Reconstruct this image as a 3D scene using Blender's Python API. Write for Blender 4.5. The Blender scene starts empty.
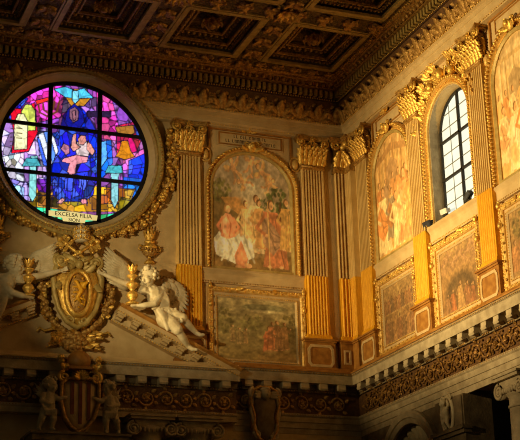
import bpy, bmesh, math, random
import numpy as np
from mathutils import Vector, Matrix
PI = math.pi
XC, YC = 18.5, 38.0            # the inner corner of the two walls; floor at z = 0
sc = bpy.context.scene
COL = sc.collection
rnd = random.Random(7)

# ------------------------------------------------------------------ materials
def lin(c):
    return tuple(((v/255)/12.92 if v/255 <= .04045 else ((v/255+.055)/1.055)**2.4) for v in c)

def mat(name, c1, c2=None, rough=.6, metal=0., scale=6., bump=.0, bscale=30., vor=False, spec=.4, stretch=None):
    m = bpy.data.materials.new(name); m.use_nodes = True
    nt = m.node_tree; N = nt.nodes; L = nt.links
    b = N['Principled BSDF']
    b.inputs['Roughness'].default_value = rough
    b.inputs['Metallic'].default_value = metal
    b.inputs['Specular IOR Level'].default_value = spec
    tc = N.new('ShaderNodeTexCoord'); src = tc.outputs['Object']
    if stretch:
        mp = N.new('ShaderNodeMapping'); mp.inputs['Scale'].default_value = stretch
        L.new(src, mp.inputs['Vector']); src = mp.outputs['Vector']
    no = N.new('ShaderNodeTexNoise'); no.inputs['Scale'].default_value = scale; no.inputs['Detail'].default_value = 6
    L.new(src, no.inputs['Vector'])
    ra = N.new('ShaderNodeValToRGB')
    c2 = c2 or tuple(v*.7 for v in c1)
    ra.color_ramp.elements[0].position = .32; ra.color_ramp.elements[1].position = .68
    ra.color_ramp.elements[0].color = (*lin(c2), 1); ra.color_ramp.elements[1].color = (*lin(c1), 1)
    L.new(no.outputs['Fac'], ra.inputs['Fac']); L.new(ra.outputs['Color'], b.inputs['Base Color'])
    if bump:
        if vor:
            t = N.new('ShaderNodeTexVoronoi'); t.inputs['Scale'].default_value = bscale; out = t.outputs['Distance']
        else:
            t = N.new('ShaderNodeTexNoise'); t.inputs['Scale'].default_value = bscale; t.inputs['Detail'].default_value = 4; out = t.outputs['Fac']
        L.new(src, t.inputs['Vector'])
        bp = N.new('ShaderNodeBump'); bp.inputs['Strength'].default_value = bump; bp.inputs['Distance'].default_value = .05
        L.new(out, bp.inputs['Height']); L.new(bp.outputs['Normal'], b.inputs['Normal'])
    return m

def attr_mat(name, emit=0., rough=.7):
    m = bpy.data.materials.new(name); m.use_nodes = True
    nt = m.node_tree; N = nt.nodes; L = nt.links; b = N['Principled BSDF']
    a = N.new('ShaderNodeAttribute'); a.attribute_name = 'paint'
    b.inputs['Roughness'].default_value = rough
    b.inputs['Specular IOR Level'].default_value = .2
    if emit:
        b.inputs['Base Color'].default_value = (.02, .02, .02, 1)
        L.new(a.outputs['Color'], b.inputs['Emission Color']); b.inputs['Emission Strength'].default_value = emit
    else:
        L.new(a.outputs['Color'], b.inputs['Base Color'])
    return m

def emit_mat(name, c, s):
    m = bpy.data.materials.new(name); m.use_nodes = True
    nt = m.node_tree; N = nt.nodes; L = nt.links; b = N['Principled BSDF']
    b.inputs['Base Color'].default_value = (.3, .3, .3, 1)
    tc = N.new('ShaderNodeTexCoord'); no = N.new('ShaderNodeTexNoise'); no.inputs['Scale'].default_value = 1.6
    ra = N.new('ShaderNodeValToRGB')
    ra.color_ramp.elements[0].position = .3; ra.color_ramp.elements[1].position = .7
    ra.color_ramp.elements[0].color = (*lin(tuple(v*.9 for v in c)), 1); ra.color_ramp.elements[1].color = (*lin(c), 1)
    L.new(tc.outputs['Object'], no.inputs['Vector']); L.new(no.outputs['Fac'], ra.inputs['Fac'])
    L.new(ra.outputs['Color'], b.inputs['Emission Color']); b.inputs['Emission Strength'].default_value = s
    return m

M = {}
M['cream'] = mat('cream_stucco', (206, 178, 124), (188, 158, 104), .75, bump=.15, bscale=14, scale=3)
M['shaft'] = mat('gilded_cream_shaft', (220, 186, 116), (204, 166, 92), .6, bump=.1, bscale=14, scale=3)
M['giltcream'] = mat('cream_gilding', (232, 192, 108), (206, 160, 74), .45, .3, scale=8, bump=.3, bscale=24)
M['fluteshadegold'] = mat('shaded_gilding', (176, 122, 48), (138, 90, 30), .5, .3, scale=7)  # gilding darkened: shade inside the flutes put into the colour
M['cames'] = mat('grey_lead_cames', (128, 130, 122), (104, 106, 100), .6)
M['friezeground'] = mat('brown_frieze_ground', (112, 76, 34), (80, 52, 20), .65, scale=9, bump=.4, bscale=24)
M['stone'] = mat('grey_stone', (184, 166, 128), (150, 132, 98), .7, bump=.2, bscale=18, scale=4)
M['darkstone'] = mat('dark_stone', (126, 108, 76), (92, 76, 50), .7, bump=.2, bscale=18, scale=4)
M['gilt'] = mat('gilding', (240, 198, 98), (196, 146, 56), .4, .55, scale=9, bump=.35, bscale=22)
M['oldgilt'] = mat('worn_gilding', (206, 162, 84), (140, 98, 42), .45, .4, scale=12, bump=.5, bscale=26)
M['goldpaint'] = mat('gold_paint', (238, 178, 34), (214, 150, 20), .5, .2, scale=7, bump=.2, bscale=20, stretch=(3, 3, .6))
M['brown'] = mat('brown_marble', (176, 124, 52), (138, 88, 30), .5, scale=5, bump=.1, bscale=12)
M['darkbrown'] = mat('dark_brown_ground', (76, 46, 18), (48, 28, 10), .7, scale=8, bump=.3, bscale=30)
M['carved'] = mat('carved_gold_wood', (170, 124, 54), (80, 50, 18), .5, .35, scale=16, bump=1., bscale=13, vor=True)
M['ceil'] = mat('ceiling_wood', (124, 98, 44), (70, 52, 22), .6, .2, scale=10, bump=.8, bscale=16, vor=True)
M['fillet'] = mat('pale_gold_fillet', (190, 164, 94), (160, 132, 68), .5, .2, scale=6, bump=.1)
M['marble'] = mat('white_statuary', (216, 200, 160), (190, 170, 126), .6, scale=5, bump=.12, bscale=22)
M['shadowbg'] = mat('aisle_shade', (34, 28, 20), (24, 19, 13), .8, scale=4)  # near-black, so the darkness of the aisle sits in the colour
M['iron'] = mat('dark_iron', (46, 42, 34), (32, 28, 22), .6, .3, scale=10)
M['lead'] = mat('dark_leading', (14, 12, 16), (8, 7, 10), .8, .0, scale=10)
M['panel'] = mat('striped_red_brown', (120, 58, 30), (88, 40, 20), .6, scale=6)
M['paint'] = attr_mat('fresco_paint', 0)
M['stained'] = attr_mat('stained_glass', 1.2)
M['daylight'] = emit_mat('daylit_milk_glass', (232, 236, 214), 1.02)
M['ribbonglass'] = emit_mat('ribbon_glass', (238, 214, 130), .9)
M['white'] = mat('white_enamel', (225, 222, 210), (205, 200, 188), .4)
M['grey'] = mat('lamp_grey', (70, 74, 80), (50, 52, 56), .4, .4)
M['floor'] = mat('floor_marble', (150, 130, 104), (120, 100, 78), .4, scale=2)

# ------------------------------------------------------------------ mesh builder (local x = along wall, -y = out of wall, z = up)
class MB:
    def __init__(s): s.v = []; s.f = []; s.sm = []
    def add(s, V, F, smooth=True):
        o = len(s.v); s.v.extend([tuple(p) for p in V]); s.f.extend([tuple(i+o for i in f) for f in F]); s.sm.extend([smooth]*len(F)); return s
    def box(s, x0, x1, d0, d1, z0, z1, b=0.):
        # d = depth out of the wall (y = -d)
        V = [(x, -d, z) for x in (x0, x1) for d in (d0, d1) for z in (z0, z1)]
        F = [(0, 1, 3, 2), (4, 6, 7, 5), (0, 4, 5, 1), (2, 3, 7, 6), (0, 2, 6, 4), (1, 5, 7, 3)]
        return s.add(V, F, False)
    def obox(s, c, size, R):
        V = []
        for a in (-.5, .5):
            for b in (-.5, .5):
                for d in (-.5, .5):
                    V.append(Vector(c)+R@Vector((a*size[0], b*size[1], d*size[2])))
        F = [(0, 1, 3, 2), (4, 6, 7, 5), (0, 4, 5, 1), (2, 3, 7, 6), (0, 2, 6, 4), (1, 5, 7, 3)]
        return s.add(V, F, False)
    def ball(s, c, r, R=None, nu=8, nv=6):
        if not hasattr(r, '__len__'): r = (r, r, r)
        V = [(0, 0, r[2])]; F = []
        for i in range(1, nv):
            a = PI*i/nv
            for j in range(nu):
                b = 2*PI*j/nu; V.append((r[0]*math.sin(a)*math.cos(b), r[1]*math.sin(a)*math.sin(b), r[2]*math.cos(a)))
        V.append((0, 0, -r[2])); n = len(V)-1
        for j in range(nu):
            F.append((0, 1+j, 1+(j+1) % nu)); F.append((n, n-nu+(j+1) % nu, n-nu+j))
        for i in range(nv-2):
            for j in range(nu):
                a = 1+i*nu+j; b = 1+i*nu+(j+1) % nu; F.append((a, a+nu, b+nu, b))
        c = Vector(c)
        V = [c+(R@Vector(p) if R else Vector(p)) for p in V]
        return s.add(V, F)
    def tube(s, P, r, n=8, caps=True, flat=1.):
        P = [Vector(p) for p in P]; m = len(P)
        if not hasattr(r, '__len__'): r = [r]*m
        V = []; F = []; ref = None
        for i, p in enumerate(P):
            t = (P[min(i+1, m-1)]-P[max(i-1, 0)]).normalized()
            if ref is None:
                ref = t.cross(Vector((0, 1, 0)));
                if ref.length < .1: ref = t.cross(Vector((1, 0, 0)))
            ref = (ref-t*ref.dot(t)).normalized(); w = t.cross(ref)
            for j in range(n):
                a = 2*PI*j/n; V.append(p+ref*math.cos(a)*r[i]+w*math.sin(a)*r[i]*flat)
        for i in range(m-1):
            for j in range(n):
                F.append((i*n+j, i*n+(j+1) % n, (i+1)*n+(j+1) % n, (i+1)*n+j))
        if caps: F.append(tuple(range(n))); F.append(tuple((m-1)*n+j for j in range(n)))
        return s.add(V, F)
    def cap(s, a, b, ra, rb, n=10):
        s.tube([a, b], [ra, rb], n); s.ball(a, ra, nu=n, nv=6); s.ball(b, rb, nu=n, nv=6); return s
    def lathe(s, prof, c=(0, 0, 0), n=16, sy=1.):
        V = []; F = []; m = len(prof); c = Vector(c)
        for r, z in prof:
            for j in range(n):
                a = 2*PI*j/n; V.append(c+Vector((r*math.cos(a), r*math.sin(a)*sy, z)))
        for i in range(m-1):
            for j in range(n): F.append((i*n+j, i*n+(j+1) % n, (i+1)*n+(j+1) % n, (i+1)*n+j))
        F.append(tuple(range(n))); F.append(tuple((m-1)*n+j for j in range(n)))
        return s.add(V, F)
    def sweep(s, path, prof, closed=False, smooth=False):
        # path of (x,z); prof of (a = offset to the left-hand normal, d = depth out)
        m = len(path); k = len(prof); V = []; F = []
        for i, p in enumerate(path):
            p = Vector(p)
            if closed: a, b = Vector(path[i-1]), Vector(path[(i+1) % m])
            else: a, b = Vector(path[max(i-1, 0)]), Vector(path[min(i+1, m-1)])
            t1 = (p-a).normalized() if (p-a).length > 1e-6 else (b-p).normalized()
            t2 = (b-p).normalized() if (b-p).length > 1e-6 else t1
            n1 = Vector((-t1.y, t1.x)); n2 = Vector((-t2.y, t2.x)); n = (n1+n2)
            n = n.normalized(); n = n/max(.3, n.dot(n1))
            for o, d in prof: V.append((p.x+n.x*o, -d, p.y+n.y*o))
        for i in range(m if closed else m-1):
            for j in range(k):
                F.append((i*k+j, i*k+(j+1) % k, ((i+1) % m)*k+(j+1) % k, ((i+1) % m)*k+j))
        if not closed: F.append(tuple(range(k))); F.append(tuple((m-1)*k+j for j in range(k)))
        return s.add(V, F, smooth)
    def run(s, prof, e0, e1):
        # straight moulding: prof of (d, z); e0/e1 give x at the ends from (d, z)
        k = len(prof); V = [(e0(d, z), -d, z) for d, z in prof]+[(e1(d, z), -d, z) for d, z in prof]
        F = [(i, (i+1) % k, k+(i+1) % k, k+i) for i in range(k)]+[tuple(range(k)), tuple(range(k, 2*k))]
        return s.add(V, F, False)
    def beads(s, path, r, gap, d, sq=1., nu=6, nv=4):
        # balls spaced along a path of (x,z) at depth d
        acc = 0.; 
        for i in range(len(path)-1):
            a, b = Vector(path[i]), Vector(path[i+1]); L = (b-a).length
            if L < 1e-6: continue
            while acc < L:
                p = a+(b-a)*(acc/L); s.ball((p.x, -d, p.y), (r, r*sq, r), nu=nu, nv=nv); acc += gap
            acc -= L
        return s
    def leaf(s, p, d, n, L, W, curl=.35, lobes=3, nt=7, th=.12):
        p = Vector(p); d = Vector(d).normalized(); n = Vector(n); n = (n-d*n.dot(d)).normalized(); w = d.cross(n)
        V = []; F = []; cols = (-1, -.5, 0, .5, 1)
        for side in (0, 1):
            for i in range(nt+1):
                t = i/nt
                wid = W*.5*(math.sin(PI*min(.97, t**.75*.93+.07)))*(1+.28*math.sin(2*PI*lobes*t))
                bend = curl*t*t
                c = p+d*(L*t*(1-.35*bend*t))+n*(L*(.10*math.sin(PI*t)+bend*.6*t))
                if t > .8: c -= d*(L*curl*.5*(t-.8))
                for q in cols:
                    V.append(c+w*(q*wid)+n*(-abs(q)*wid*.35+(0 if abs(q) != .5 else .04*L))-n*(side*th*W*.6))
        k = 5; m = nt+1
        for side in (0, 1):
            for i in range(nt):
                for j in range(k-1):
                    a = side*m*k+i*k+j; F.append((a, a+1, a+k+1, a+k))
        for i in range(nt):
            for j in (0, k-1):
                a = i*k+j; F.append((a, a+k, a+k+m*k, a+m*k))
        for i in (0, nt):
            for j in range(k-1):
                a = i*k+j; F.append((a, a+1, a+1+m*k, a+m*k))
        return s.add(V, F)
    def spiral(s, c, r0, r1, turns, a0, rad, d, hand=1, n=6, seg=26, d1=None):
        # flat spiral in the wall plane around c=(x,z), at depth d
        P = []; R = []
        for i in range(seg+1):
            t = i/seg; r = r0+(r1-r0)*t; a = a0+hand*turns*2*PI*t
            P.append((c[0]+r*math.cos(a), -(d+(0 if d1 is None else (d1-d)*t)), c[1]+r*math.sin(a))); R.append(rad*(1-.45*t))
        return s.tube(P, R, n)
    def mirror(s):
        s.v = [(-x, y, z) for x, y, z in s.v]; return s
    def shift(s, x, y, z):
        s.v = [(a+x, b+y, c+z) for a, b, c in s.v]; return s
    def build(s, name, m, parent=None, kind=None, label=None, loc=None):
        me = bpy.data.meshes.new(name); me.from_pydata([tuple(p) for p in s.v], [], s.f)
        me.polygons.foreach_set('use_smooth', s.sm)
        bm = bmesh.new(); bm.from_mesh(me); bmesh.ops.recalc_face_normals(bm, faces=bm.faces); bm.to_mesh(me); bm.free()
        me.materials.append(M[m]); me.update()
        o = bpy.data.objects.new(name, me); COL.objects.link(o)
        if parent: o.parent = parent
        if kind: o['kind'] = kind
        if label: o['label'] = label
        if loc: o.location = loc
        return o

BACK, RIGHT = 0, 1
def place(o, wall, u, off, z):
    if wall == BACK: o.location = (XC+u, YC-off, z); o.rotation_euler = (0, 0, 0)
    else: o.location = (XC-off, YC-u, z); o.rotation_euler = (0, 0, -PI/2)
def tag(o, label, cat, group=None, kind=None):
    o['label'] = label; o['category'] = cat
    if group: o['group'] = group
    if kind: o['kind'] = kind
def thing(name, label, cat, wall, u, off, z, group=None, kind=None):
    o = bpy.data.objects.new(name, None); COL.objects.link(o); o.empty_display_size = .2
    place(o, wall, u, off, z); tag(o, label, cat, group, kind); return o
def kids(o): return [c for c in COL.objects if c.parent == o]
def dup(o, wall, u, off, z, label, group=None):
    c = o.copy(); COL.objects.link(c); place(c, wall, u, off, z); c['label'] = label
    if group: c['group'] = group
    for ch in kids(o):
        d = ch.copy(); COL.objects.link(d); d.parent = c
        for g in kids(ch):
            e = g.copy(); COL.objects.link(e); e.parent = d
    return c
def arc(cx, cz, rx, rz, a0, a1, n):
    return [(cx+rx*math.cos(a0+(a1-a0)*i/n), cz+rz*math.sin(a0+(a1-a0)*i/n)) for i in range(n+1)]
def archpath(hw, z0, zs, rise, n=24, closed_bottom=False):
    # from bottom right up, over the arch, down to bottom left (left-hand normal points inward)
    P = [(hw, z0)]+[(hw, z0+(zs-z0)*i/4) for i in range(1, 4)]+arc(0, zs, hw, rise, 0, PI, n)+[(-hw, z0+(zs-z0)*i/4) for i in (3, 2, 1)]+[(-hw, z0)]
    return P

# ------------------------------------------------------------------ painting
def vnoise(W, H, cells, seed, asp=1.):
    r = np.random.RandomState(seed); gx, gy = int(cells*asp)+3, cells+3
    g = r.rand(gy, gx); x = np.linspace(0, gx-2.001, W); y = np.linspace(0, gy-2.001, H)
    xi = x.astype(int); yi = y.astype(int); fx = x-xi; fy = y-yi
    fx = fx*fx*(3-2*fx); fy = fy*fy*(3-2*fy)
    a = g[np.ix_(yi, xi)]; b = g[np.ix_(yi, xi+1)]; c = g[np.ix_(yi+1, xi)]; d = g[np.ix_(yi+1, xi+1)]
    FX = fx[None, :]; FY = fy[:, None]
    return (a*(1-FX)+b*FX)*(1-FY)+(c*(1-FX)+d*FX)*FY
class Canvas:
    def __init__(s, W, H, c, seed=0, asp=None):
        s.W, s.H = W, H; s.a = np.ones((H, W, 3))*np.array(c, float)
        s.X, s.Y = np.meshgrid((np.arange(W)+.5)/W, (np.arange(H)+.5)/H)
        s.asp = W/H; s.r = random.Random(seed); s.seed = seed
        s.wx = (vnoise(W, H, 14, seed+50)-.5); s.wy = (vnoise(W, H, 14, seed+51)-.5)
    def put(s, m, c, al=1.):
        m = (m*al)[..., None]; s.a = s.a*(1-m)+np.array(c, float)*m
    def pol(s, pts, c, al=1., wob=.012):
        X = s.X+s.wx*wob; Y = s.Y+s.wy*wob; ins = np.zeros(X.shape, bool); n = len(pts)
        for i in range(n):
            (x1, y1), (x2, y2) = pts[i], pts[(i+1) % n]
            if y1 == y2: continue
            k = ((y1 > Y) != (y2 > Y)) & (X < (x2-x1)*(Y-y1)/(y2-y1)+x1); ins ^= k
        s.put(ins.astype(float), c, al)
    def ell(s, cx, cy, rx, ry, c, ang=0., al=1., soft=.15, wob=.01):
        X = (s.X+s.wx*wob-cx)*s.asp; Y = s.Y+s.wy*wob-cy; rx = rx*s.asp
        ca, sa = math.cos(ang), math.sin(ang); x = (X*ca+Y*sa)/rx; y = (-X*sa+Y*ca)/ry
        s.put(np.clip((1-np.sqrt(x*x+y*y))/soft, 0, 1), c, al)
    def line(s, pts, w, c, al=1.):
        for (x1, y1), (x2, y2) in zip(pts[:-1], pts[1:]):
            dx, dy = (x2-x1)*s.asp, y2-y1; L = dx*dx+dy*dy+1e-9
            X = (s.X-x1)*s.asp; Y = s.Y-y1; t = np.clip((X*dx+Y*dy)/L, 0, 1)
            d = np.sqrt((X-t*dx)**2+(Y-t*dy)**2); s.put(np.clip((w-d)/(w*.4), 0, 1), c, al)
    def grad(s, c0, c1):
        s.a = np.array(c0, float)*(1-s.Y[..., None])+np.array(c1, float)*s.Y[..., None]
    def mottle(s, amt=.2, cells=22, seed=1):
        n = vnoise(s.W, s.H, cells, s.seed+seed)-.5; n2 = vnoise(s.W, s.H, cells*2, s.seed+seed+9)-.5
        s.a = np.clip(s.a*(1+amt*2*(n+.6*n2))[..., None], 0, 255)
    def tone(s, kind):
        # aged plaster: pull every colour towards the tone of the old fresco
        c, k = (((200, 168, 108), .22), ((224, 190, 132), .42), ((150, 124, 74), .34), ((138, 122, 96), .52))[kind]
        s.a = s.a*(1-k)+np.array(c)*k
        if kind == 2: s.a = np.clip(s.a*1.3, 0, 250)
        if kind == 0: s.a = np.clip(s.a*1.22, 0, 250)
        if kind in (1, 3): m = s.a.mean(); s.a = np.clip((s.a-m)*1.25+m*(1 if kind == 1 else .92), 0, 252)
    def tree(s, cx, cy, rx, ry, c, n=60):
        for i in range(n):
            a = s.r.uniform(0, 2*PI); q = math.sqrt(s.r.random()); k = s.r.uniform(.6, 1.35)
            s.ell(cx+rx*q*math.cos(a), cy+ry*q*math.sin(a), rx*.2, ry*.16, tuple(v*k for v in c), s.r.uniform(0, 3), .85, .4)
    def fig(s, x, y, h, robe, mantle=None, skin=(205, 150, 105), hair=(92, 60, 34), lean=0., arm=1, wide=1.):
        w = h*.17*wide/s.asp; r = s.r
        dk = tuple(v*.68 for v in robe); lt = tuple(min(255, v*1.22) for v in robe)
        s.pol([(x-w*1.1, y), (x-w*.75, y+h*.45), (x-w*.7+lean, y+h*.8), (x+w*.6+lean, y+h*.8), (x+w*.85, y+h*.45), (x+w*1.2, y)], robe)
        for i in range(5):
            q = r.uniform(-.8, .8); s.line([(x+w*q*1.1, y+h*.03), (x+w*q*.6+lean*.5, y+h*.42), (x+w*q*.5+lean, y+h*.7)], h*.014, dk if i % 2 else lt, .7)
        if mantle:
            mk = tuple(v*.7 for v in mantle)
            s.pol([(x-w*.8+lean, y+h*.79), (x-w*1.1, y+h*.35), (x-w*.2, y+h*.18), (x+w*.9, y+h*.38), (x+w*.1+lean, y+h*.62)], mantle)
            for i in range(3): s.line([(x-w*.7+lean, y+h*.72), (x+w*(.1*i-.2), y+h*(.5-.12*i)), (x+w*.8, y+h*(.42-.03*i))], h*.013, mk, .8)
        s.line([(x-w*.6*arm+lean, y+h*.74), (x-w*1.3*arm+lean, y+h*.56), (x-w*.5*arm+lean, y+h*.46)], h*.034, robe); s.ell(x-w*.45*arm+lean, y+h*.46, h*.03/s.asp, h*.03, skin)
        s.line([(x+w*.55*arm+lean, y+h*.74), (x+w*1.25*arm+lean, y+h*.6), (x+w*1.5*arm+lean, y+h*.72)], h*.034, dk); s.ell(x+w*1.55*arm+lean, y+h*.75, h*.03/s.asp, h*.03, skin)
        s.ell(x+lean*1.2, y+h*.915, h*.062/s.asp, h*.08, hair); s.ell(x+lean*1.2+.012*arm, y+h*.9, h*.05/s.asp, h*.068, skin)
        s.ell(x+lean*1.2+.02*arm, y+h*.885, h*.02/s.asp, h*.02, tuple(v*.8 for v in skin))
        for q in (-1, 1): s.ell(x+w*.5*q, y+h*.012, h*.05/s.asp, h*.022, skin)
    def putto(s, x, y, h, a=0., wing=(190, 150, 90), skin=(212, 158, 108)):
        ca, sa = math.cos(a), math.sin(a)
        def P(dx, dy): return x+(dx*ca-dy*sa)*h/s.asp, y+(dx*sa+dy*ca)*h
        dk = tuple(v*.78 for v in skin)
        s.ell(*P(-.28, .25), h*.22/s.asp, h*.1, wing, a+2.5); s.ell(*P(.28, .25), h*.22/s.asp, h*.1, wing, a+.6)
        s.ell(*P(0, .1), h*.14/s.asp, h*.22, skin, a)
        s.line([P(.05, -.05), P(.18, -.28), P(.1, -.48)], h*.07, skin); s.line([P(-.06, -.05), P(-.12, -.3), P(-.28, -.42)], h*.07, dk)
        s.line([P(.1, .22), P(.32, .3), P(.45, .42)], h*.05, skin); s.line([P(-.1, .22), P(-.3, .1), P(-.42, .2)], h*.05, dk)
        s.ell(*P(.02, .42), h*.13/s.asp, h*.14, (120, 78, 40)); s.ell(*P(.03, .4), h*.1/s.asp, h*.12, skin)

def painted(name, cv, x0, x1, z0, z1, d, inside, m, parent, loc=None):
    W, H = cv.W, cv.H
    xs = np.linspace(x0, x1, W); zs = np.linspace(z0, z1, H)
    Xg, Zg = np.meshgrid(xs, zs)
    cx = (Xg[:-1, :-1]+Xg[1:, 1:])/2; cz = (Zg[:-1, :-1]+Zg[1:, 1:])/2
    keep = inside(cx, cz) if inside else np.ones(cx.shape, bool)
    idx = np.arange(W*H).reshape(H, W); A = idx[:-1, :-1][keep]; F = np.stack([A, A+1, A+W+1, A+W], 1)
    used = np.unique(F); remap = -np.ones(W*H, int); remap[used] = np.arange(len(used)); F = remap[F]
    V = np.stack([Xg.ravel(), np.full(W*H, -d), Zg.ravel()], 1)[used]
    c = cv.a.reshape(-1, 3)[used]/255.; c = np.clip(c, 0, 1); c = np.where(c <= .04045, c/12.92, ((c+.055)/1.055)**2.4)
    me = bpy.data.meshes.new(name); me.from_pydata(V.tolist(), [], F.tolist())
    at = me.color_attributes.new('paint', 'FLOAT_COLOR', 'POINT')
    at.data.foreach_set('color', np.concatenate([c, np.ones((len(c), 1))], 1).astype(np.float32).ravel())
    me.materials.append(M[m]); me.update()
    o = bpy.data.objects.new(name, me); COL.objects.link(o); o.parent = parent
    return o
# ------------------------------------------------------------------ the shell
def struct(name, mb, m, wall, label, cat, u=0, off=0, z=0):
    o = mb.build(name, m); place(o, wall, u, off, z); tag(o, label, cat, None, 'structure'); return o
def holed(mb, rect, hole, c, d0, d1):
    # wall slab between depths d0 > d1 with a star-shaped hole (points around c)
    x0, x1, z0, z1 = rect; cx, cz = c
    angs = sorted([math.atan2(z-cz, x-cx) for x, z in hole]); hp = sorted(hole, key=lambda p: math.atan2(p[1]-cz, p[0]-cx))
    for X, Z in ((x0, z0), (x1, z0), (x1, z1), (x0, z1)):
        a = math.atan2(Z-cz, X-cx); j = min(range(len(hp)), key=lambda i: abs(math.atan2(hp[i][1]-cz, hp[i][0]-cx)-a))
        hp[j] = (*hp[j][:2], (X, Z))
    V = []; n = len(hp)
    for p in hp:
        x, z = p[0], p[1]
        if len(p) > 2: X, Z = p[2]
        else:
            dx, dz = x-cx, z-cz; k = 1e9
            if dx > 1e-9: k = min(k, (x1-cx)/dx)
            if dx < -1e-9: k = min(k, (x0-cx)/dx)
            if dz > 1e-9: k = min(k, (z1-cz)/dz)
            if dz < -1e-9: k = min(k, (z0-cz)/dz)
            X, Z = cx+dx*k, cz+dz*k
        V += [(x, -d0, z), (X, -d0, Z), (x, -d1, z), (X, -d1, Z)]
    F = []
    for i in range(n):
        a, b = 4*i, 4*((i+1) % n)
        F += [(a, a+1, b+1, b), (a+2, b+2, b+3, a+3), (a, b, b+2, a+2), (a+1, a+3, b+3, b+1)]
    mb.add(V, F, False); return mb

RU, RZ, RR = -9.15, 17.32, 2.28                  # rose window
WU, WHW, WZ0, WZS, WRISE = 6.65, 1.15, 14.12, 16.85, 1.05   # clear window on the right wall
circ = [(RU+RR*1.06*math.cos(2*PI*i/96), RZ+RR*1.06*math.sin(2*PI*i/96)) for i in range(96)]
wb = holed(MB(), (-15, .9, 9.0, 20.75), circ, (RU, RZ), 0, -.9)
wb.box(-15, .9, 0, -.9, 0, 9.0)
struct('wall_back', wb, 'cream', BACK, 'cream plastered end wall with the round stained glass window', 'wall')
wh = [(WU+x, z) for x, z in archpath(WHW, WZ0, WZS, WRISE, 28)]
wh = wh+[(WU-WHW+WHW*2*i/6, WZ0) for i in range(1, 6)]
wr = holed(MB(), (0, 14, 9.2, 20.75), wh, (WU, 16.0), 0, -.9)
struct('wall_right', wr, 'cream', RIGHT, 'gilded side wall lit by warm light with an arched clear window', 'wall')
AU, AR, AZ = 3.2, 1.5, 7.42
ah = arc(AU, AZ, AR, AR, 0, PI, 24)+[(AU-AR, z) for z in (6, 4, 2, .02)]+[(AU+x, .02) for x in (-.8, 0, .8)]+[(AU+AR, z) for z in (.02, 2, 4, 6)]
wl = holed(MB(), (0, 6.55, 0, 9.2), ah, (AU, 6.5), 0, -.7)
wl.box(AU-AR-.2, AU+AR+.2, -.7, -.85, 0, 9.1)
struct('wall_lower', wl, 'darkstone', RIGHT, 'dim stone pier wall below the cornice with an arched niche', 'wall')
struct('wall_aisle', MB().box(-1, 15, -5, -5.2, 0, 9.6).box(-1, 15, -.9, -5.2, 9.3, 9.5).box(15, 15.2, 0, -5.2, 0, 9.6), 'shadowbg', RIGHT, 'aisle wall behind the ionic column with its shade put into the colour', 'wall')  # unseen roof and end wall added to keep ambient light out
fl = MB().add([(0, -45, 0), (40, -45, 0), (40, 45, 0), (0, 45, 0)], [(0, 1, 2, 3)], False).build('floor', 'floor')
fl.location = (-8, 0, 0); tag(fl, 'pale marble floor of the nave', 'floor', None, 'structure')

# ---- upper entablature: fascia, carved frieze, dentils, egg-and-dart, up to the ceiling
def inter(profile):
    return profile
UP_FASCIA = [(-.05, 18.74), (.2, 18.74), (.2, 18.82), (.26, 18.86), (.26, 19.02), (.29, 19.03), (.29, 19.17), (.37, 19.2), (.37, 19.25), (-.05, 19.25)]
UP_FRIEZE = [(-.05, 19.25), (.3, 19.25), (.31, 19.5), (.35, 19.76), (.44, 19.98), (-.05, 19.98)]
UP_DENT = [(-.05, 19.98), (.48, 19.98), (.5, 20.0), (.5, 20.34), (-.05, 20.34)]
UP_TOP = [(-.05, 20.34), (.68, 20.34), (.68, 20.37), (.6, 20.4), (.66, 20.48), (.8, 20.53), (.8, 20.57), (.95, 20.63), (.95, 20.75), (-.05, 20.75)]
RING = 2.66
def chord(z):
    q = RING*RING-(z-RZ)**2
    return math.sqrt(q) if q > 0 else 0.
def seg_z(prof, n=5):
    # subdivide so that ends following the round window stay curved
    out = []
    for i, p in enumerate(prof):
        q = prof[(i+1) % len(prof)]; k = n if abs(p[1]-q[1]) > .1 else 1
        for j in range(k): out.append((p[0]+(q[0]-p[0])*j/k, p[1]+(q[1]-p[1])*j/k))
    return out
cb, cr = (lambda d, z: -max(d, 0)), (lambda d, z: max(d, 0))
rr_, rl_ = (lambda d, z: RU+chord(z)), (lambda d, z: RU-chord(z))
far_l, far_r = (lambda d, z: -14.5), (lambda d, z: 13.5)
def scroll_unit(mb, x, z, d, s, r, flip, dense=True):
    # one rinceau: spiral stem, rosette and leaves
    h = 1 if flip else -1
    mb.spiral((x, z), r, r*.18, 1.6, h*PI*.9, s*.085, d, -h, 6, 22)
    mb.ball((x, -d-.02, z), (r*.3, r*.25, r*.3), nu=8, nv=5)
    for g in ((-1, 1) if dense else ()): mb.leaf((x-h*r*1.0, -d, z+g*r*.9), (h*.9, -.1, -g*.35), (0, -1, 0), r*.7, r*.42, .3, 2, 3); mb.leaf((x+h*r*.9, -d, z+g*r*1.15), (-h*.8, -.1, -g*.2), (0, -1, 0), r*.55, r*.36, .3, 2, 3)
    for k in range(5):
        a = k*2*PI/5+.4*h; mb.leaf((x+r*.2*math.cos(a), -d-.02, z+r*.2*math.sin(a)), (math.cos(a), -.3, math.sin(a)), (0, -1, 0), r*.42, r*.4, .3, 1, 3)
    for k in range(4):
        a = h*(PI*.9)-h*k*1.25; mb.leaf((x+r*math.cos(a), -d, z+r*math.sin(a)), (math.cos(a)-.5*h*math.sin(a), -.15, math.sin(a)+.5*h*math.cos(a)), (0, -1, 0), r*.75, r*.5, .35, 2, 4)
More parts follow.
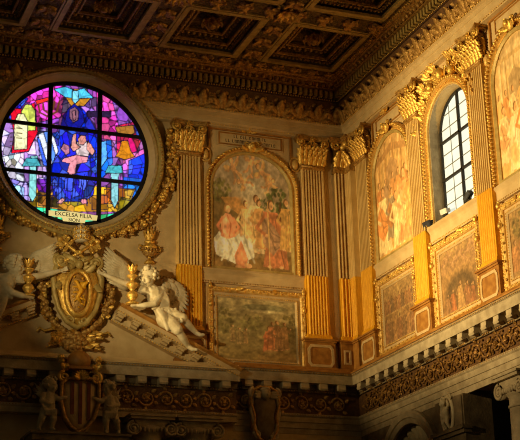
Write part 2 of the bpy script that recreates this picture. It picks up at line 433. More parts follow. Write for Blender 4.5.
def acanthus_unit(mb, x, z0, d, h, k):
    for sgn in (-1, 1):
        mb.leaf((x+sgn*h*.5, -d, z0+h*.08), (sgn*.15, -.2, 1), (0, -1, -.25), h*.55, h*.3, .4, 3, 5); mb.leaf((x+sgn*h*.42, -d-.02, z0+h*.75), (-sgn*.9, -.2, .35), (0, -1, -.25), h*.4, h*.24, .4, 2, 4)
    # carved frieze motif: upright leaf spray between curling stems
    n = (0, -1, -.25)
    mb.leaf((x, -d, z0), (0, -.22, 1), n, h*.95, h*.5, .35, 3, 6)
    for sgn in (-1, 1):
        mb.leaf((x+sgn*.03, -d, z0+.03), (sgn*.8, -.2, .8), n, h*.75, h*.36, .45, 2, 5)
        mb.leaf((x+sgn*.05, -d, z0+.02), (sgn*1., -.1, .15), n, h*.62, h*.3, .4, 2, 4)
        mb.spiral((x+sgn*h*.52, z0+h*.62), h*.24, h*.05, 1.3, PI/2-sgn*.6, h*.05, d+.03, sgn, 5, 14)
        mb.ball((x+sgn*h*.52, -d-.05, z0+h*.62), h*.08, nu=6, nv=4)
def bead_line(mb, x0, x1, z, d, r, gap):
    n = int(abs(x1-x0)/gap)
    for i in range(n): mb.ball((x0+(x1-x0)*(i+.5)/n, -d, z), r, nu=6, nv=4)

def upper(wall, name):
    if wall == BACK:
        ends = [(rr_, cb), (far_l, rl_)]; top = [(far_l, cb)]; x0, x1 = -12.4, -.5
        lab = 'upper cornice of the end wall with dentils and carved leaf frieze'
    else:
        ends = top = [(cr, far_r)]; x0, x1 = .5, 12.5
        lab = 'upper cornice of the bright side wall with dentils and carved leaf frieze'
    f = MB()
    for a, b in ends: f.run(seg_z(UP_FASCIA), a, b)
    root = struct(name, f, 'cream', wall, lab, 'cornice')
    g = MB()
    for a, b in ends: g.run(seg_z(UP_FRIEZE), a, b)
    g.build('frieze_ground', 'friezeground', root)
    t = MB()
    for a, b in top: t.run(UP_DENT, a, b)
    t.build('dentil_bed', 'darkbrown', root)
    t = MB()
    for a, b in top: t.run(UP_TOP, a, b)
    t.build('crown_moulding', 'oldgilt', root)
    c = MB(); n = int((x1-x0)/.66); sg = 1
    for i in range(n+1):
        x = x0+(x1-x0)*i/n
        if wall == BACK and abs(x-RU) < chord(19.5)+.3: continue
        acanthus_unit(c, x, 19.27, .31, .7, i)
        if abs(x-RU) > chord(19.9)+.2 or wall != BACK: scroll_unit(c, x+.33, 19.62, .33, .5, .17, i % 2)
    c.build('frieze_carving', 'oldgilt', root)
    dn = MB(); n = int((x1-x0)/.18)
    for i in range(n):
        x = x0+(x1-x0)*(i+.5)/n; dn.box(x-.05, x+.05, .48, .63, 20.07, 20.29)
    dn.build('dentil_row', 'fillet', root)
    eg = MB(); n = int((x1-x0)/.23)
    for i in range(n):
        x = x0+(x1-x0)*(i+.5)/n; eg.ball((x, -.70, 20.45), (.075, .07, .085), nu=7, nv=5)
        eg.box(x+.1, x+.125, .6, .73, 20.40, 20.5)
    eg.build('egg_row', 'oldgilt', root)
    bd = MB(); 
    def ok(x, z): return wall != BACK or abs(x-RU) > chord(z)+.05
    for z, d, r, gp in ((19.22, .385, .026, .085), (20.02, .51, .026, .085), (18.79, .215, .02, .085), (20.60, .9, .03, .11)):
        m = int((x1-x0)/gp)
        for i in range(m):
            x = x0+(x1-x0)*(i+.5)/m
            if ok(x, z): bd.ball((x, -d, z), r, nu=5, nv=4)
    bd.build('bead_rows', 'gilt', root)
    return root
upper(BACK, 'trim_1'); upper(RIGHT, 'trim_2')

# ---- lower entablature with modillions and scroll frieze
LC_TOP = [(-.05, 11.12), (.3, 11.12), (.36, 11.02), (.44, 11.0), (.5, 10.97), (.5, 10.93), (-.05, 10.93)]
LC_FAS = [(-.05, 10.93), (.46, 10.93), (.43, 10.88), (.40, 10.86), (.40, 10.6), (-.05, 10.6)]
LC_BED = [(-.05, 10.6), (.13, 10.6), (.13, 10.44), (.1, 10.42), (.1, 10.36), (-.05, 10.36)]
LC_FRZ = [(-.05, 10.36), (.03, 10.36), (.03, 9.7), (-.05, 9.7)]
LC_ARC = [(-.05, 9.7), (.12, 9.7), (.12, 9.64), (.08, 9.6), (.08, 9.45), (.05, 9.44), (.05, 9.27), (.02, 9.26), (.02, 9.1), (-.05, 9.1)]
def off_prof(P, dd, dz): return [((d+dd) if d > 0 else d, z+dz) for d, z in P]
modm = None
def modillion_mesh():
    m = MB(); m.box(-.13, .13, .12, .37, 10.5, 10.6)
    P = [(0, 10.5), (.25, 10.5), (.27, 10.45), (.24, 10.40), (.18, 10.42), (.1, 10.46), (.04, 10.40), (0, 10.36)]
    V = [(x, -.12-d, z) for x in (-.13, .13) for d, z in P]; k = len(P)
    m.add(V, [tuple(range(k)), tuple(range(k, 2*k))]+[(i, (i+1) % k, k+(i+1) % k, k+i) for i in range(k)], False)
    m.leaf((0, -.16, 10.39), (0, -1, .25), (0, 0, -1), .24, .22, .3, 2, 4)
    return m
def lower(wall, name, e0, e1, x0, x1, lab, dd=0., dz=0., mod=.62, side=None):
    root = struct(name, MB().run(off_prof(LC_FAS, dd, dz), e0, e1), 'stone', wall, lab, 'cornice')
    MB().run(off_prof(LC_TOP, dd, dz), e0, e1).build('top_moulding', 'brown' if dd == 0 else 'cream', root)
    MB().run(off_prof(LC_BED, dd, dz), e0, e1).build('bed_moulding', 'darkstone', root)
    MB().run(off_prof(LC_FRZ, dd, dz), e0, e1).build('frieze_ground', 'friezeground', root)
    MB().run(off_prof(LC_ARC if dd == 0 else LC_ARC[:5]+[(-.05, 9.45)], dd, dz), e0, e1).build('architrave', 'stone', root)
    bd = MB(); bead_line(bd, x0, x1, 10.9+dz, .44+dd, .026, .085); bead_line(bd, x0, x1, 10.39+dz, .115+dd, .026, .085); bead_line(bd, x0, x1, 9.67+dz, .12+dd, .02, .085)
    bd.build('bead_rows', 'oldgilt', root)
    c = MB(); n = max(1, round((x1-x0)/(.5 if wall == RIGHT else .58)))
    for i in range(n):
        x = x0+(x1-x0)*(i+.5)/n; scroll_unit(c, x, 10.03+dz, .05+dd, .4, .24, i % 2, wall == RIGHT)
    c.build('scroll_carving', 'carved' if wall == RIGHT else 'oldgilt', root)
    n = max(1, round((x1-x0)/mod)); first = None
    for i in range(n):
        x = x0+(x1-x0)*(i+.5)/n
        if first is None: first = modillion_mesh().build('modillion', 'stone', root); o = first
        else: o = first.copy(); COL.objects.link(o)
        o.parent = root; o.location = (x, -dd, dz)
    return root
CE = 4.2
lower(BACK, 'trim_3', lambda d, z: -CE, cb, -4.1, -.45, 'lower cornice of the end wall between pediment and corner, with scroll frieze')
lower(RIGHT, 'trim_4', cr, far_r, .45, 11.0, 'long lower cornice running along the lit side wall, with scroll frieze')
lower(BACK, 'trim_5', lambda d, z: -14.1, lambda d, z: -CE, -12.0, -CE-.1, 'dark lower cornice under the broken pediment and putti', .3, -.16)

# ---- string courses under the arched paintings
SC_ = [(-.02, 14.06), (.12, 14.06), (.14, 14.0), (.1, 13.95), (.07, 13.9), (.07, 13.68), (.1, 13.66), (.1, 13.6), (-.02, 13.6)]
def course(name, wall, x0, x1, lab):
    r = struct(name, MB().run(SC_, lambda d, z: x0, lambda d, z: x1), 'cream', wall, lab, 'moulding')
    b = MB(); bead_line(b, x0, x1, 13.64, .1, .024, .085); b.build('bead_rows', 'oldgilt', r)
course('trim_6', BACK, -5.15, -1.75, 'stone ledge moulding under the arched painting of the end wall')
course('trim_7', RIGHT, 1.7, 4.45, 'stone ledge moulding under the arched painting next to the corner')
course('trim_8', RIGHT, 8.87, 12.5, 'stone ledge moulding under the arched painting at the right edge')
course('trim_9', BACK, -12.5, -5.97, 'stone moulding behind the angels below the gilded urn')
r = struct('trim_10', MB().run([(-.02, 14.12), (.16, 14.12), (.18, 14.04), (.12, 13.98), (.08, 13.9), (.08, 13.68), (.12, 13.66), (.12, 13.58), (-.02, 13.58)], lambda d, z: 5.27, lambda d, z: 8.07), 'cream', RIGHT, 'sloping pale stone sill moulding under the clear window', 'moulding')
b = MB(); bead_line(b, 5.27, 8.07, 13.63, .12, .024, .085); b.build('bead_rows', 'gilt', r)

# ---- ceiling with coffers
CZ = 20.62; NS, NT = 4, 3
cs = [(-1.14-3.35*i-2.36, -1.14-3.35*i) for i in range(NS)]; ct = [(1.5+3.72*j, 1.5+3.72*j+2.62) for j in range(NT)]
xs = sorted([-14.6, 0.]+[v for p in cs for v in p]); ts = sorted([0., 13.5]+[v for p in ct for v in p])
c = MB()
for i in range(len(xs)-1):
    for j in range(len(ts)-1):
        if any(abs(xs[i]-a) < 1e-6 for a, _ in cs) and any(abs(ts[j]-a) < 1e-6 for a, _ in ct): continue
        c.box(xs[i], xs[i+1], ts[j], ts[j+1], CZ, CZ+.1)
c.box(-14.6, 0, 0, 13.5, 21.5, 21.6)
ceiling = struct('ceiling', c, 'ceil', BACK, 'dark gilded wooden coffered ceiling', 'ceiling')
def rframe(mb, x0, x1, t0, t1, w, z0, z1):
    # rectangular frame inside x0..x1, t0..t1, width w
    mb.box(x0, x1, t0, t0+w, z0, z1); mb.box(x0, x1, t1-w, t1, z0, z1); mb.box(x0, x0+w, t0+w, t1-w, z0, z1); mb.box(x1-w, x1, t0+w, t1-w, z0, z1)
def ring_items(x0, x1, t0, t1, gap):
    out = []
    for a, b, fixed, ax in ((x0, x1, t0, 0), (x0, x1, t1, 0), (t0, t1, x0, 1), (t0, t1, x1, 1)):
        n = int((b-a)/gap)
        for i in range(n):
            q = a+(b-a)*(i+.5)/n; out.append((q, fixed) if ax == 0 else (fixed, q))
    return out
hw, ht = 1.18, 1.31
cof = None
def coffer():
    base = MB(); 
    rframe(base, -hw, hw, -ht, ht, .34, .16, .9)
    rframe(base, -hw+.34, hw-.34, -ht+.34, ht-.34, .26, .36, .9)
    base.box(-hw+.6, hw-.6, -ht+.6, ht-.6, .52, .6)
    o = base.build('coffer', 'ceil', ceiling)
    b = MB(); rframe(b, -hw-.07, hw+.07, -ht-.07, ht+.07, .15, -.05, .04)
    b.build('border', 'fillet', o)
    b = MB(); rframe(b, -hw+.3, hw-.3, -ht+.3, ht-.3, .05, .12, .2); rframe(b, -hw+.56, hw-.56, -ht+.56, ht-.56, .05, .32, .4)
    b.build('inner_border', 'oldgilt', o)
    e = MB()
    for x, t in ring_items(-hw+.12, hw-.12, -ht+.12, ht-.12, .13): e.ball((x, -t, .15), (.05, .05, .05), nu=6, nv=4)
    for x, t in ring_items(-hw+.22, hw-.22, -ht+.22, ht-.22, .2): e.leaf((x, -t, .15), (-x*.3, t*.3, -.3), (0, 0, -1), .15, .13, .3, 1, 3)
    for x, t in ring_items(-hw+.44, hw-.44, -ht+.44, ht-.44, .17): e.ball((x, -t, .34), (.06, .06, .06), nu=6, nv=4)
    e.build('egg_rows', 'oldgilt', o)
    rz = MB()
    for k in range(8):
        a = k*PI/4; rz.leaf((.05*math.cos(a), .05*math.sin(a), .5), (math.cos(a), math.sin(a), -.55), (0, 0, -1), .5, .3, .5, 2, 5)
        a += PI/8; rz.leaf((.03*math.cos(a), .03*math.sin(a), .45), (math.cos(a), math.sin(a), -1.2), (0, 0, -1), .4, .22, .4, 2, 4)
    rz.ball((0, 0, .2), (.13, .13, .13))
    rz.build('rosette', 'oldgilt', o)
    return o
for i, (a, b) in enumerate(cs):
    for j, (t0, t1) in enumerate(ct):
        if cof is None: cof = coffer(); o = cof
        else:
            o = cof.copy(); COL.objects.link(o)
            for ch in kids(cof): d = ch.copy(); COL.objects.link(d); d.parent = o
        o.parent = ceiling; o.location = ((a+b)/2, -(t0+t1)/2, CZ)
cv_ = MB()
def beam_leaf(x, t, dx, dt, L): cv_.leaf((x, -t, CZ-.01), (dx, -dt, -.12), (0, 0, -1), L, L*.55, .3, 3, 5)
bt = [t0-.55 for t0, _ in ct[1:]]+[ct[0][0]-.32]; bx = [a-.5 for a, _ in cs]+[-.72]
for q, t in enumerate(bt):
    x = -13.5; k = 0
    while x < -.4:
        s_ = 1 if k % 2 else -1; L = .5 if q < 2 else .3
        for g in (-1, 1): beam_leaf(x, t+g*.02, s_*.8, g*.6, L)
        cv_.ball((x, -t, CZ-.03), .07, nu=6, nv=4); x += .42 if q < 2 else .3; k += 1
for q, x in enumerate(bx):
    t = 1.2; k = 0
    while t < 12.5:
        s_ = 1 if k % 2 else -1; L = .5 if q < 4 else .3
        for g in (-1, 1): beam_leaf(x+g*.02, t, g*.6, s_*.8, L)
        cv_.ball((x, -t, CZ-.03), .07, nu=6, nv=4); t += .42 if q < 4 else .3; k += 1
cv_.build('beam_carving', 'oldgilt', ceiling)
first = None
for x in bx[:4]:
    for t in bt[:2]:
        if first is None:
            m_ = MB()
            for k in range(10):
                a = k*PI/5; m_.leaf((.06*math.cos(a), .06*math.sin(a), 0), (math.cos(a), math.sin(a), -.3), (0, 0, -1), .36, .2, .4, 1, 4)
            m_.ball((0, 0, -.06), (.13, .13, .1)); first = m_.build('beam_rosette', 'gilt', ceiling); o = first
        else: o = first.copy(); COL.objects.link(o)
        o.parent = ceiling; o.location = (x, -t, CZ-.02)
rl = MB()
for x in bx[:4]:
    for g in (-.38, .38): rl.box(x+g-.03, x+g+.03, 1.45, 12.9, CZ-.04, CZ)
for t in bt[:2]:
    for g in (-.42, .42): rl.box(-14, -1.1, t+g-.03, t+g+.03, CZ-.04, CZ)
rl.build('beam_fillets', 'fillet', ceiling)
# ------------------------------------------------------------------ pilasters
def fluted(mb, w0, w1, d, z0, z1, n, convex):
    P = [(-.5, 0)]
    edge = .05; step = (1-2*edge)/n
    P.append((-.5, 1))
    for i in range(n):
        a = -.5+edge+i*step; g = .16 if not convex else .05
        P.append((a+step*g, 1))
        for k in range(1, 6):
            q = math.sin(PI*k/6)**(.6 if not convex else 1)
            P.append((a+step*(g+(1-2*g)*k/6), 1+(q if convex else -q)*(.42 if not convex else .2)))
        P.append((a+step*(1-g), 1))
    P.append((.5, 1)); P.append((.5, 0)); k = len(P)
    V = [(x*w0, -y*d, z0) for x, y in P]+[(x*w1, -y*d, z1) for x, y in P]
    F = [(i, (i+1) % k, k+(i+1) % k, k+i) for i in range(k)]+[tuple(range(k)), tuple(range(k, 2*k))]
    return mb.add(V, F, False)
def capital(w, d):
    # composite-order capital, local z 0 .. 1.0, returns (bell, leaves, abacus)
    bell = MB(); bell.box(-w*.5, w*.5, -.01, d*.95, 0, .82)
    lv = MB(); n = (0, -1, 0)
    r = random.Random(2)
    for z, L, W, m, out in ((.0, .3, .2, 6, .05), (.1, .36, .19, 7, .09), (.26, .36, .2, 6, .13), (.42, .3, .17, 7, .17)):
        for i in range(m):
            q = -.52+1.04*i/(m-1)
            lv.leaf((q*w, -d-out*.5+.02, z), (q*.3+r.uniform(-.08, .08), -.1-out, 1), (q*.4, -1, .1), L*r.uniform(.92, 1.06), W, .5, 4, 9)
    for sg in (-1, 1):
        for z, L in ((.0, .32), (.16, .36), (.36, .34)): lv.leaf((sg*w*.5, -d*.5, z), (sg*.2, -.05, 1), (sg, -.35, 0), L, .19, .5, 3, 8)
        lv.spiral((sg*w*.55, .76), .15, .03, 1.7, PI/2, .045, d+.1, -sg, 7, 24, d+.16)
        lv.ball((sg*w*.55, -d-.16, .76), (.045, .045, .045))
        lv.spiral((sg*w*.15, .74), .085, .02, 1.4, PI/2, .028, d+.08, sg, 6, 16)
        lv.leaf((sg*w*.2, -d-.05, .5), (sg*.9, -.5, .9), (0, -1, .2), .32, .12, .5, 2, 6)
        for k in range(3): lv.leaf((sg*w*(.3+.12*k), -d-.12, .7-.04*k), (sg*(.1+.2*k), -.3, -1+.3*k), (sg*.3, -1, 0), .2, .11, .4, 2, 5)
    for i in range(9):
        x = (i-4)*w*.105; lv.ball((x, -d-.08, .68), (.034, .04, .045), nu=6, nv=4)
    ab = MB()
    P = [(-w*.74, .1), (-w*.74, d+.2)]+[(-w*.74+w*1.48*i/8, d+.2-.13*math.sin(PI*i/8)) for i in range(1, 8)]+[(w*.74, d+.2), (w*.74, .1)]
    P[0] = (-w*.74, -.01); P[-1] = (w*.74, -.01)
    for z0, z1, s_ in ((.84, .91, .95), (.91, .99, 1.)):
        k = len(P); V = [(x*s_, -y*(s_ if y > 0 else 1), z) for z in (z0, z1) for x, y in P]
        ab.add(V, [(i, (i+1) % k, k+(i+1) % k, k+i) for i in range(k)]+[tuple(range(k)), tuple(range(k, 2*k))], False)
    ro = MB()
    for k in range(7):
        a = 2*PI*k/7; ro.leaf((0, -d-.08, .88), (math.cos(a), -.2, math.sin(a)), (0, -1, 0), .13, .1, .3, 1, 3)
    ro.ball((0, -d-.12, .88), .05)
    return bell, lv, ab, ro
def pilaster(name, label, wall, u, group, w=.77, d=.2, n=7, gold0=1.0):
    t = thing(name, label, 'pilaster', wall, u, 0, 11.02, group)
    p = MB(); p.box(-.5, .5, -.01, .26, .08, .9); p.box(-.54, .54, -.01, .3, 0, .1)
    pd = p.build('pedestal', 'brown', t)
    p = MB(); p.box(-.54, .54, -.01, .3, .9, .95); p.box(-.58, .58, -.01, .34, .95, 1.0); p.box(-.48, .48, -.01, .25, 1.0, 1.03)
    p.build('pedestal_cap', 'brown', t)
    f = MB(); q = [(-.3, .2), (-.36, .28), (-.36, .66), (-.3, .74), (.3, .74), (.36, .66), (.36, .28), (.3, .2)]
    f.sweep(q, [(0, .255), (0, .285), (.08, .285), (.08, .255)], closed=True); f.build('pedestal_panel', 'cream', pd)
    b = MB(); b.box(-w*.56, w*.56, -.01, d+.05, 1.03, 1.09); b.box(-w*.53, w*.53, -.01, d+.03, 1.09, 1.15); b.build('base', 'goldpaint', t)
    fluted(MB(), w, w, d, 1.15, 3.04, n, True).build('lower_shaft', 'goldpaint', t)
    s = fluted(MB(), w, w*.97, d, 3.04, 6.6, n, False).build('shaft', 'shaft', t)
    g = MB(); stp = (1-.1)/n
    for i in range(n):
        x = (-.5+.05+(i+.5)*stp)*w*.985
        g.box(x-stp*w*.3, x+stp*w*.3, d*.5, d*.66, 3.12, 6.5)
    g.build('shaded_flute_gilding', 'fluteshadegold', s)
    k = MB(); k.box(-w*.53, w*.53, -.01, d+.03, 6.6, 6.66); k.tube([(-w*.54, -d-.02, 6.7), (w*.54, -d-.02, 6.7)], .045, 8); k.box(-w*.52, w*.52, -.01, d+.01, 6.66, 6.76)
    k.build('necking', 'oldgilt', t)
    bell, lv, ab, ro = capital(w*.96, d)
    c = bell.build('capital', 'oldgilt', t); c.location = (0, 0, 6.74)
    lv.build('acanthus_leaves', 'gilt', c); ab.build('abacus', 'oldgilt', c); ro.build('fleuron', 'gilt', c)
    return t
PG = 'fluted pilasters with gilded capitals'
p0 = pilaster('pilaster', 'fluted pilaster between the round stained glass window and the arched painting of the end wall', BACK, -5.56, PG)
dup(p0, BACK, -1.36, 0, 11.02, 'fluted pilaster of the end wall just right of its arched painting, beside the corner')
dup(p0, RIGHT, 1.33, 0, 11.02, 'fluted pilaster of the bright side wall nearest the corner')
dup(p0, RIGHT, 4.83, 0, 11.02, 'fluted pilaster standing just left of the clear window')
dup(p0, RIGHT, 8.5, 0, 11.02, 'fluted pilaster standing just right of the clear window')
# folded pilaster in the corner
t = thing('corner_pilaster', 'folded fluted pilaster filling the inner corner of the two walls', 'pilaster', BACK, 0, 0, 11.02, PG)
CP, CS = .55, .3
def lshape(mb, w, d, z0, z1):
    # both faces end at the corner: strip on the end wall and strip on the side wall
    V = [(x, -y, z) for z in (z0, z1) for x, y in ((-w, 0), (-w, d), (-d, d), (-d, w), (0, w), (0, 0))]
    return mb.add(V, [(i, (i+1) % 6, 6+(i+1) % 6, 6+i) for i in range(6)]+[tuple(range(6)), tuple(range(6, 12))], False)
a = MB(); lshape(a, .66, .26, .08, .9); lshape(a, .7, .3, 0, .1); ped = a.build('pedestal', 'brown', t)
a = MB(); lshape(a, .7, .3, .9, .95); lshape(a, .74, .34, .95, 1.0); a.build('pedestal_cap', 'brown', t)
a = MB(); lshape(a, .6, .24, 1.0, 1.15); a.build('base', 'goldpaint', t)
def lflutes(z0, z1, convex):
    mb = MB(); d = .2; w = CP; n = 3
    def side(flip):
        P = []; L = w-d; step = L/n
        for i in range(n):
            for k in range(0, 7):
                q = math.sin(PI*k/6); x = -w+step*(i+.14+.72*k/6); y = d+(q if convex else -q)*(.04 if convex else .08); P.append((x, y))
        return P
    A = [(-w, 0), (-w, d)]+side(0)+[(-d, d)]; B = [(-y, -x) for x, y in reversed(side(0))]+[(-d, w), (0, w), (0, 0)]
    P = A+B; P = [(x, y) for x, y in P]; k = len(P)
    V = [(x, -y, z) for z in (z0, z1) for x, y in P]
    return mb.add(V, [(i, (i+1) % k, k+(i+1) % k, k+i) for i in range(k)]+[tuple(range(k)), tuple(range(k, 2*k))], False)
lflutes(1.15, 3.04, True).build('lower_shaft', 'goldpaint', t); sh = lflutes(3.04, 6.6, False).build('shaft', 'shaft', t)
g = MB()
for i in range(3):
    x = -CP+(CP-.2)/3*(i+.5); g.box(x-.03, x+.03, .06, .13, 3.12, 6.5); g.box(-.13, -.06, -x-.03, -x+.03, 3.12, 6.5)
g.build('shaded_flute_gilding', 'fluteshadegold', sh)
a = MB(); lshape(a, .6, .24, 6.6, 6.76); a.build('necking', 'oldgilt', t)
a = MB(); lshape(a, .56, .2, 6.76, 7.56); cap_ = a.build('capital', 'oldgilt', t)
a = MB(); lshape(a, .8, .42, 7.58, 7.66); lshape(a, .84, .46, 7.66, 7.73); a.build('abacus', 'oldgilt', cap_)
lv = MB()
for q in (-.48, -.3):
    for z, L in ((6.78, .42), (6.82, .66)):
        lv.leaf((q, -.19, z), (0, -.15, 1), (0, -1, 0), L, .26, .6, 3, 8); lv.leaf((-.19, q, z), (-.15, 0, 1), (-1, 0, 0), L, .26, .6, 3, 8)
lv.leaf((-.2, -.2, 6.78), (-.1, -.1, 1), (-1, -1, 0), .6, .26, .6, 3, 8)
lv.spiral((-.56, 7.5), .16, .03, 1.7, PI/2, .05, .32, 1, 7, 22); lv.ball((-.3, -.3, 7.48), .12); lv.ball((-.32, -.56, 7.5), .13)
lv.build('acanthus_leaves', 'gilt', cap_)
f = MB(); f.sweep([(-.58, .25), (-.58, .7), (-.34, .7), (-.34, .25)], [(0, .255), (0, .285), (-.06, .285), (-.06, .255)], closed=True); f.build('pedestal_panel', 'cream', ped)

# ------------------------------------------------------------------ arched frescoes
def boss_mesh(mb, x, z):
    mb.ball((x, -.04, z), (.13, .09, .19)); mb.sweep([(x+.2*math.cos(a), z+.26*math.sin(a)) for a in [2*PI*i/20 for i in range(20)]], [(0, 0), (0, .07), (.05, .05), (.05, 0)], closed=True, smooth=True)
def arched_picture(label, wall, u, cv, hw, z0, zs, rise, fw, bright):
    t = thing('arched_fresco', label, 'painting', wall, u, 0, z0, 'arched frescoes in gilt frames')
    H = zs-z0; top = H+rise
    ins = lambda x, z: (np.abs(x) < hw) & ((z < H) | ((x/hw)**2+((z-H)/rise)**2 < 1))
    cv.tone(bright)
    painted('painting', cv, -hw-.02, hw+.02, 0, top+.02, .02, ins, 'paint', t)
    P = [(x, z) for x, z in archpath(hw, 0, H, rise, 28)]
    f = MB(); f.sweep(P, [(.03, 0), (.03, .06), (-.03, .1), (-.06, .1), (-.06, 0)]); f.sweep([(hw+.06, .03), (-hw-.06, .03)], [(.05, 0), (.05, .08), (-.05, .08), (-.05, 0)])
    fr = f.build('inner_moulding', 'fillet', t)
    f = MB(); f.sweep(P, [(-.06, 0), (-.06, .07), (-fw*.5, .05), (-fw*.6, .05), (-fw*.7, .14), (-fw*.95, .16), (-fw, .12), (-fw, 0)])
    f2 = f.build('frame', 'giltcream', t)
    b = MB(); 
    PP = [(x*(hw+fw*.8)/hw, z if z <= H else H+(z-H)*(rise+fw*.8)/rise) for x, z in P]
    b.beads(PP, .05, .115, .16, 1., 6, 4)
    PI_ = [(x*(hw+fw*.35)/hw, z if z <= H else H+(z-H)*(rise+fw*.35)/rise) for x, z in P]
    b.beads(PI_, .026, .08, .06)
    b.build('beading', 'gilt', f2)
    k = MB()
    k.leaf((0, -.16, top+.02), (0, -.15, 1), (0, -1, 0), .42, .36, .5, 3, 6)
    for s_ in (-1, 1): k.leaf((s_*.06, -.16, top+.1), (s_, -.1, .25), (0, -1, 0), .4, .2, .4, 2, 5); k.spiral((s_*.16, top+.3), .1, .02, 1.4, 0, .03, .17, s_, 6, 14)
    k.ball((0, -.24, top+.24), (.09, .09, .11)); k.build('keystone_mask', 'gilt', t)
    bo = MB()
    for s_ in (-1, 1): boss_mesh(bo, s_*(hw+fw-.02), H+rise*.86)
    bo.build('spandrel_boss', 'giltcream', t)
    return t
SK = (214, 160, 112)
# end wall: pastoral with seated figure, standing figure, trees and putti
cv = Canvas(150, 170, (120, 104, 78), 3)
cv.grad((122, 96, 58), (150, 140, 122)); cv.ell(.52, .66, .2, .2, (190, 184, 160), 0, .9, .8); cv.ell(.5, .55, .16, .12, (176, 160, 126), 0, .8, .6)
cv.pol([(0, .25), (.0, .6), (.1, .64), (.25, .5), (.45, .5), (.5, .28)], (92, 74, 42)); cv.pol([(0, 0), (0, .2), (.4, .1), (1, .16), (1, 0)], (112, 86, 46))
cv.tree(.12, .66, .12, .1, (92, 90, 46)); cv.tree(.82, .62, .14, .11, (62, 76, 38), 60); cv.tree(.64, .58, .08, .05, (74, 84, 46), 30); cv.tree(.9, .5, .1, .1, (66, 66, 34), 40); cv.line([(.85, .2), (.86, .6)], .014, (66, 44, 22))
for x, y, h, a in ((.3, .84, .22, .5), (.5, .9, .2, -.3), (.66, .84, .2, .9), (.43, .76, .18, 1.8), (.72, .74, .16, -.8)): cv.putto(x, y, h, a)
cv.pol([(.12, .6), (.3, .62), (.45, .52), (.5, .42), (.38, .46), (.22, .52)], (176, 122, 62), .8); cv.ell(.3, .57, .12, .05, (196, 140, 76), .3, .7, .5)
cv.fig(.42, .2, .4, (206, 168, 112), None, SK); cv.fig(.53, .16, .5, (214, 188, 140), (196, 160, 104), SK, lean=.02); cv.fig(.62, .2, .42, (188, 140, 84), None, SK, lean=-.03)
cv.pol([(.02, .24), (.1, .32), (.3, .34), (.5, .24), (.52, .12), (.3, .05), (.06, .12)], (206, 204, 182)); 
for i in range(6): cv.line([(.1+.06*i, .3), (.2+.05*i, .18), (.12+.08*i, .08)], .012, (150, 150, 136) if i % 2 else (232, 228, 206), .8)
cv.pol([(.28, .12), (.36, .26), (.44, .1), (.4, .02), (.3, .02)], (206, 128, 90)); cv.pol([(.12, .28), (.12, .42), (.17, .47), (.24, .46), (.3, .4), (.3, .28), (.2, .26)], (216, 134, 98)); cv.pol([(.14, .3), (.15, .42), (.19, .44), (.19, .3)], (232, 160, 122)); cv.line([(.27, .43), (.34, .36), (.28, .31)], .018, (208, 122, 86)); cv.line([(.14, .43), (.08, .36), (.13, .31)], .018, (196, 112, 78)); cv.line([(.2, .45), (.24, .38), (.22, .28)], .008, (164, 88, 60)); cv.line([(.3, .3), (.36, .34), (.36, .3)], .014, SK)
cv.ell(.2, .515, .045, .045, (140, 98, 56)); cv.ell(.21, .505, .034, .037, SK); cv.ell(.33, .03, .05, .02, SK); cv.ell(.44, .05, .05, .02, SK)
cv.fig(.78, .05, .58, (168, 100, 66), (150, 116, 90), SK, lean=-.04, wide=1.25); cv.line([(.71, .02), (.7, .6)], .008, (196, 160, 96)); cv.fig(.93, .2, .45, (176, 136, 74), None, SK)
cv.mottle(.2, 18); cv.mottle(.14, 40, 4)
arched_picture('arched pastoral fresco with a seated figure in pink, on the end wall', BACK, -3.43, cv, 1.33, 14.07, 16.8, 1.17, .22, 0)
# side wall, next to the corner: crowd before columns
cv = Canvas(120, 180, (214, 176, 112), 11)
cv.grad((206, 160, 92), (176, 140, 92))
for x in (.12, .3, .52, .74, .92): cv.line([(x, .42), (x, .95)], .03, (196, 152, 98)); cv.line([(x+.03, .42), (x+.03, .95)], .012, (140, 100, 62)); cv.line([(x-.03, .42), (x-.03, .95)], .008, (226, 190, 136))
cv.pol([(.0, .78), (.5, .86), (1, .78), (1, .83), (.5, .92), (0, .83)], (150, 110, 72)); cv.pol([(.34, .5), (.66, .5), (.66, .74), (.5, .8), (.34, .74)], (150, 116, 84)); cv.pol([(0, 0), (0, .1), (1, .12), (1, 0)], (198, 152, 84))
for x, y, h, r, m2 in ((.12, .32, .34, (196, 120, 70), None), (.3, .36, .3, (150, 120, 96), None), (.5, .38, .3, (190, 130, 80), None), (.66, .34, .34, (206, 140, 84), None), (.84, .36, .32, (170, 110, 70), None)): cv.fig(x, y, h, r, m2, SK)
for x, y, h, r, m2, l in ((.2, .05, .56, (240, 214, 160), (228, 140, 80), .0), (.42, .14, .42, (120, 110, 96), (150, 96, 62), .02), (.58, .05, .46, (236, 206, 150), None, -.03), (.78, .06, .6, (228, 146, 96), (238, 200, 140), .0), (.93, .14, .46, (206, 150, 90), None, 0)): cv.fig(x, y, h, r, m2, SK, lean=l, wide=1.2)
cv.mottle(.16, 18); cv.mottle(.12, 40, 4)
arched_picture('arched fresco of robed figures before columns, on the side wall next to the corner', RIGHT, 3.08, cv, 1.15, 14.07, 16.75, 1.15, .28, 1)
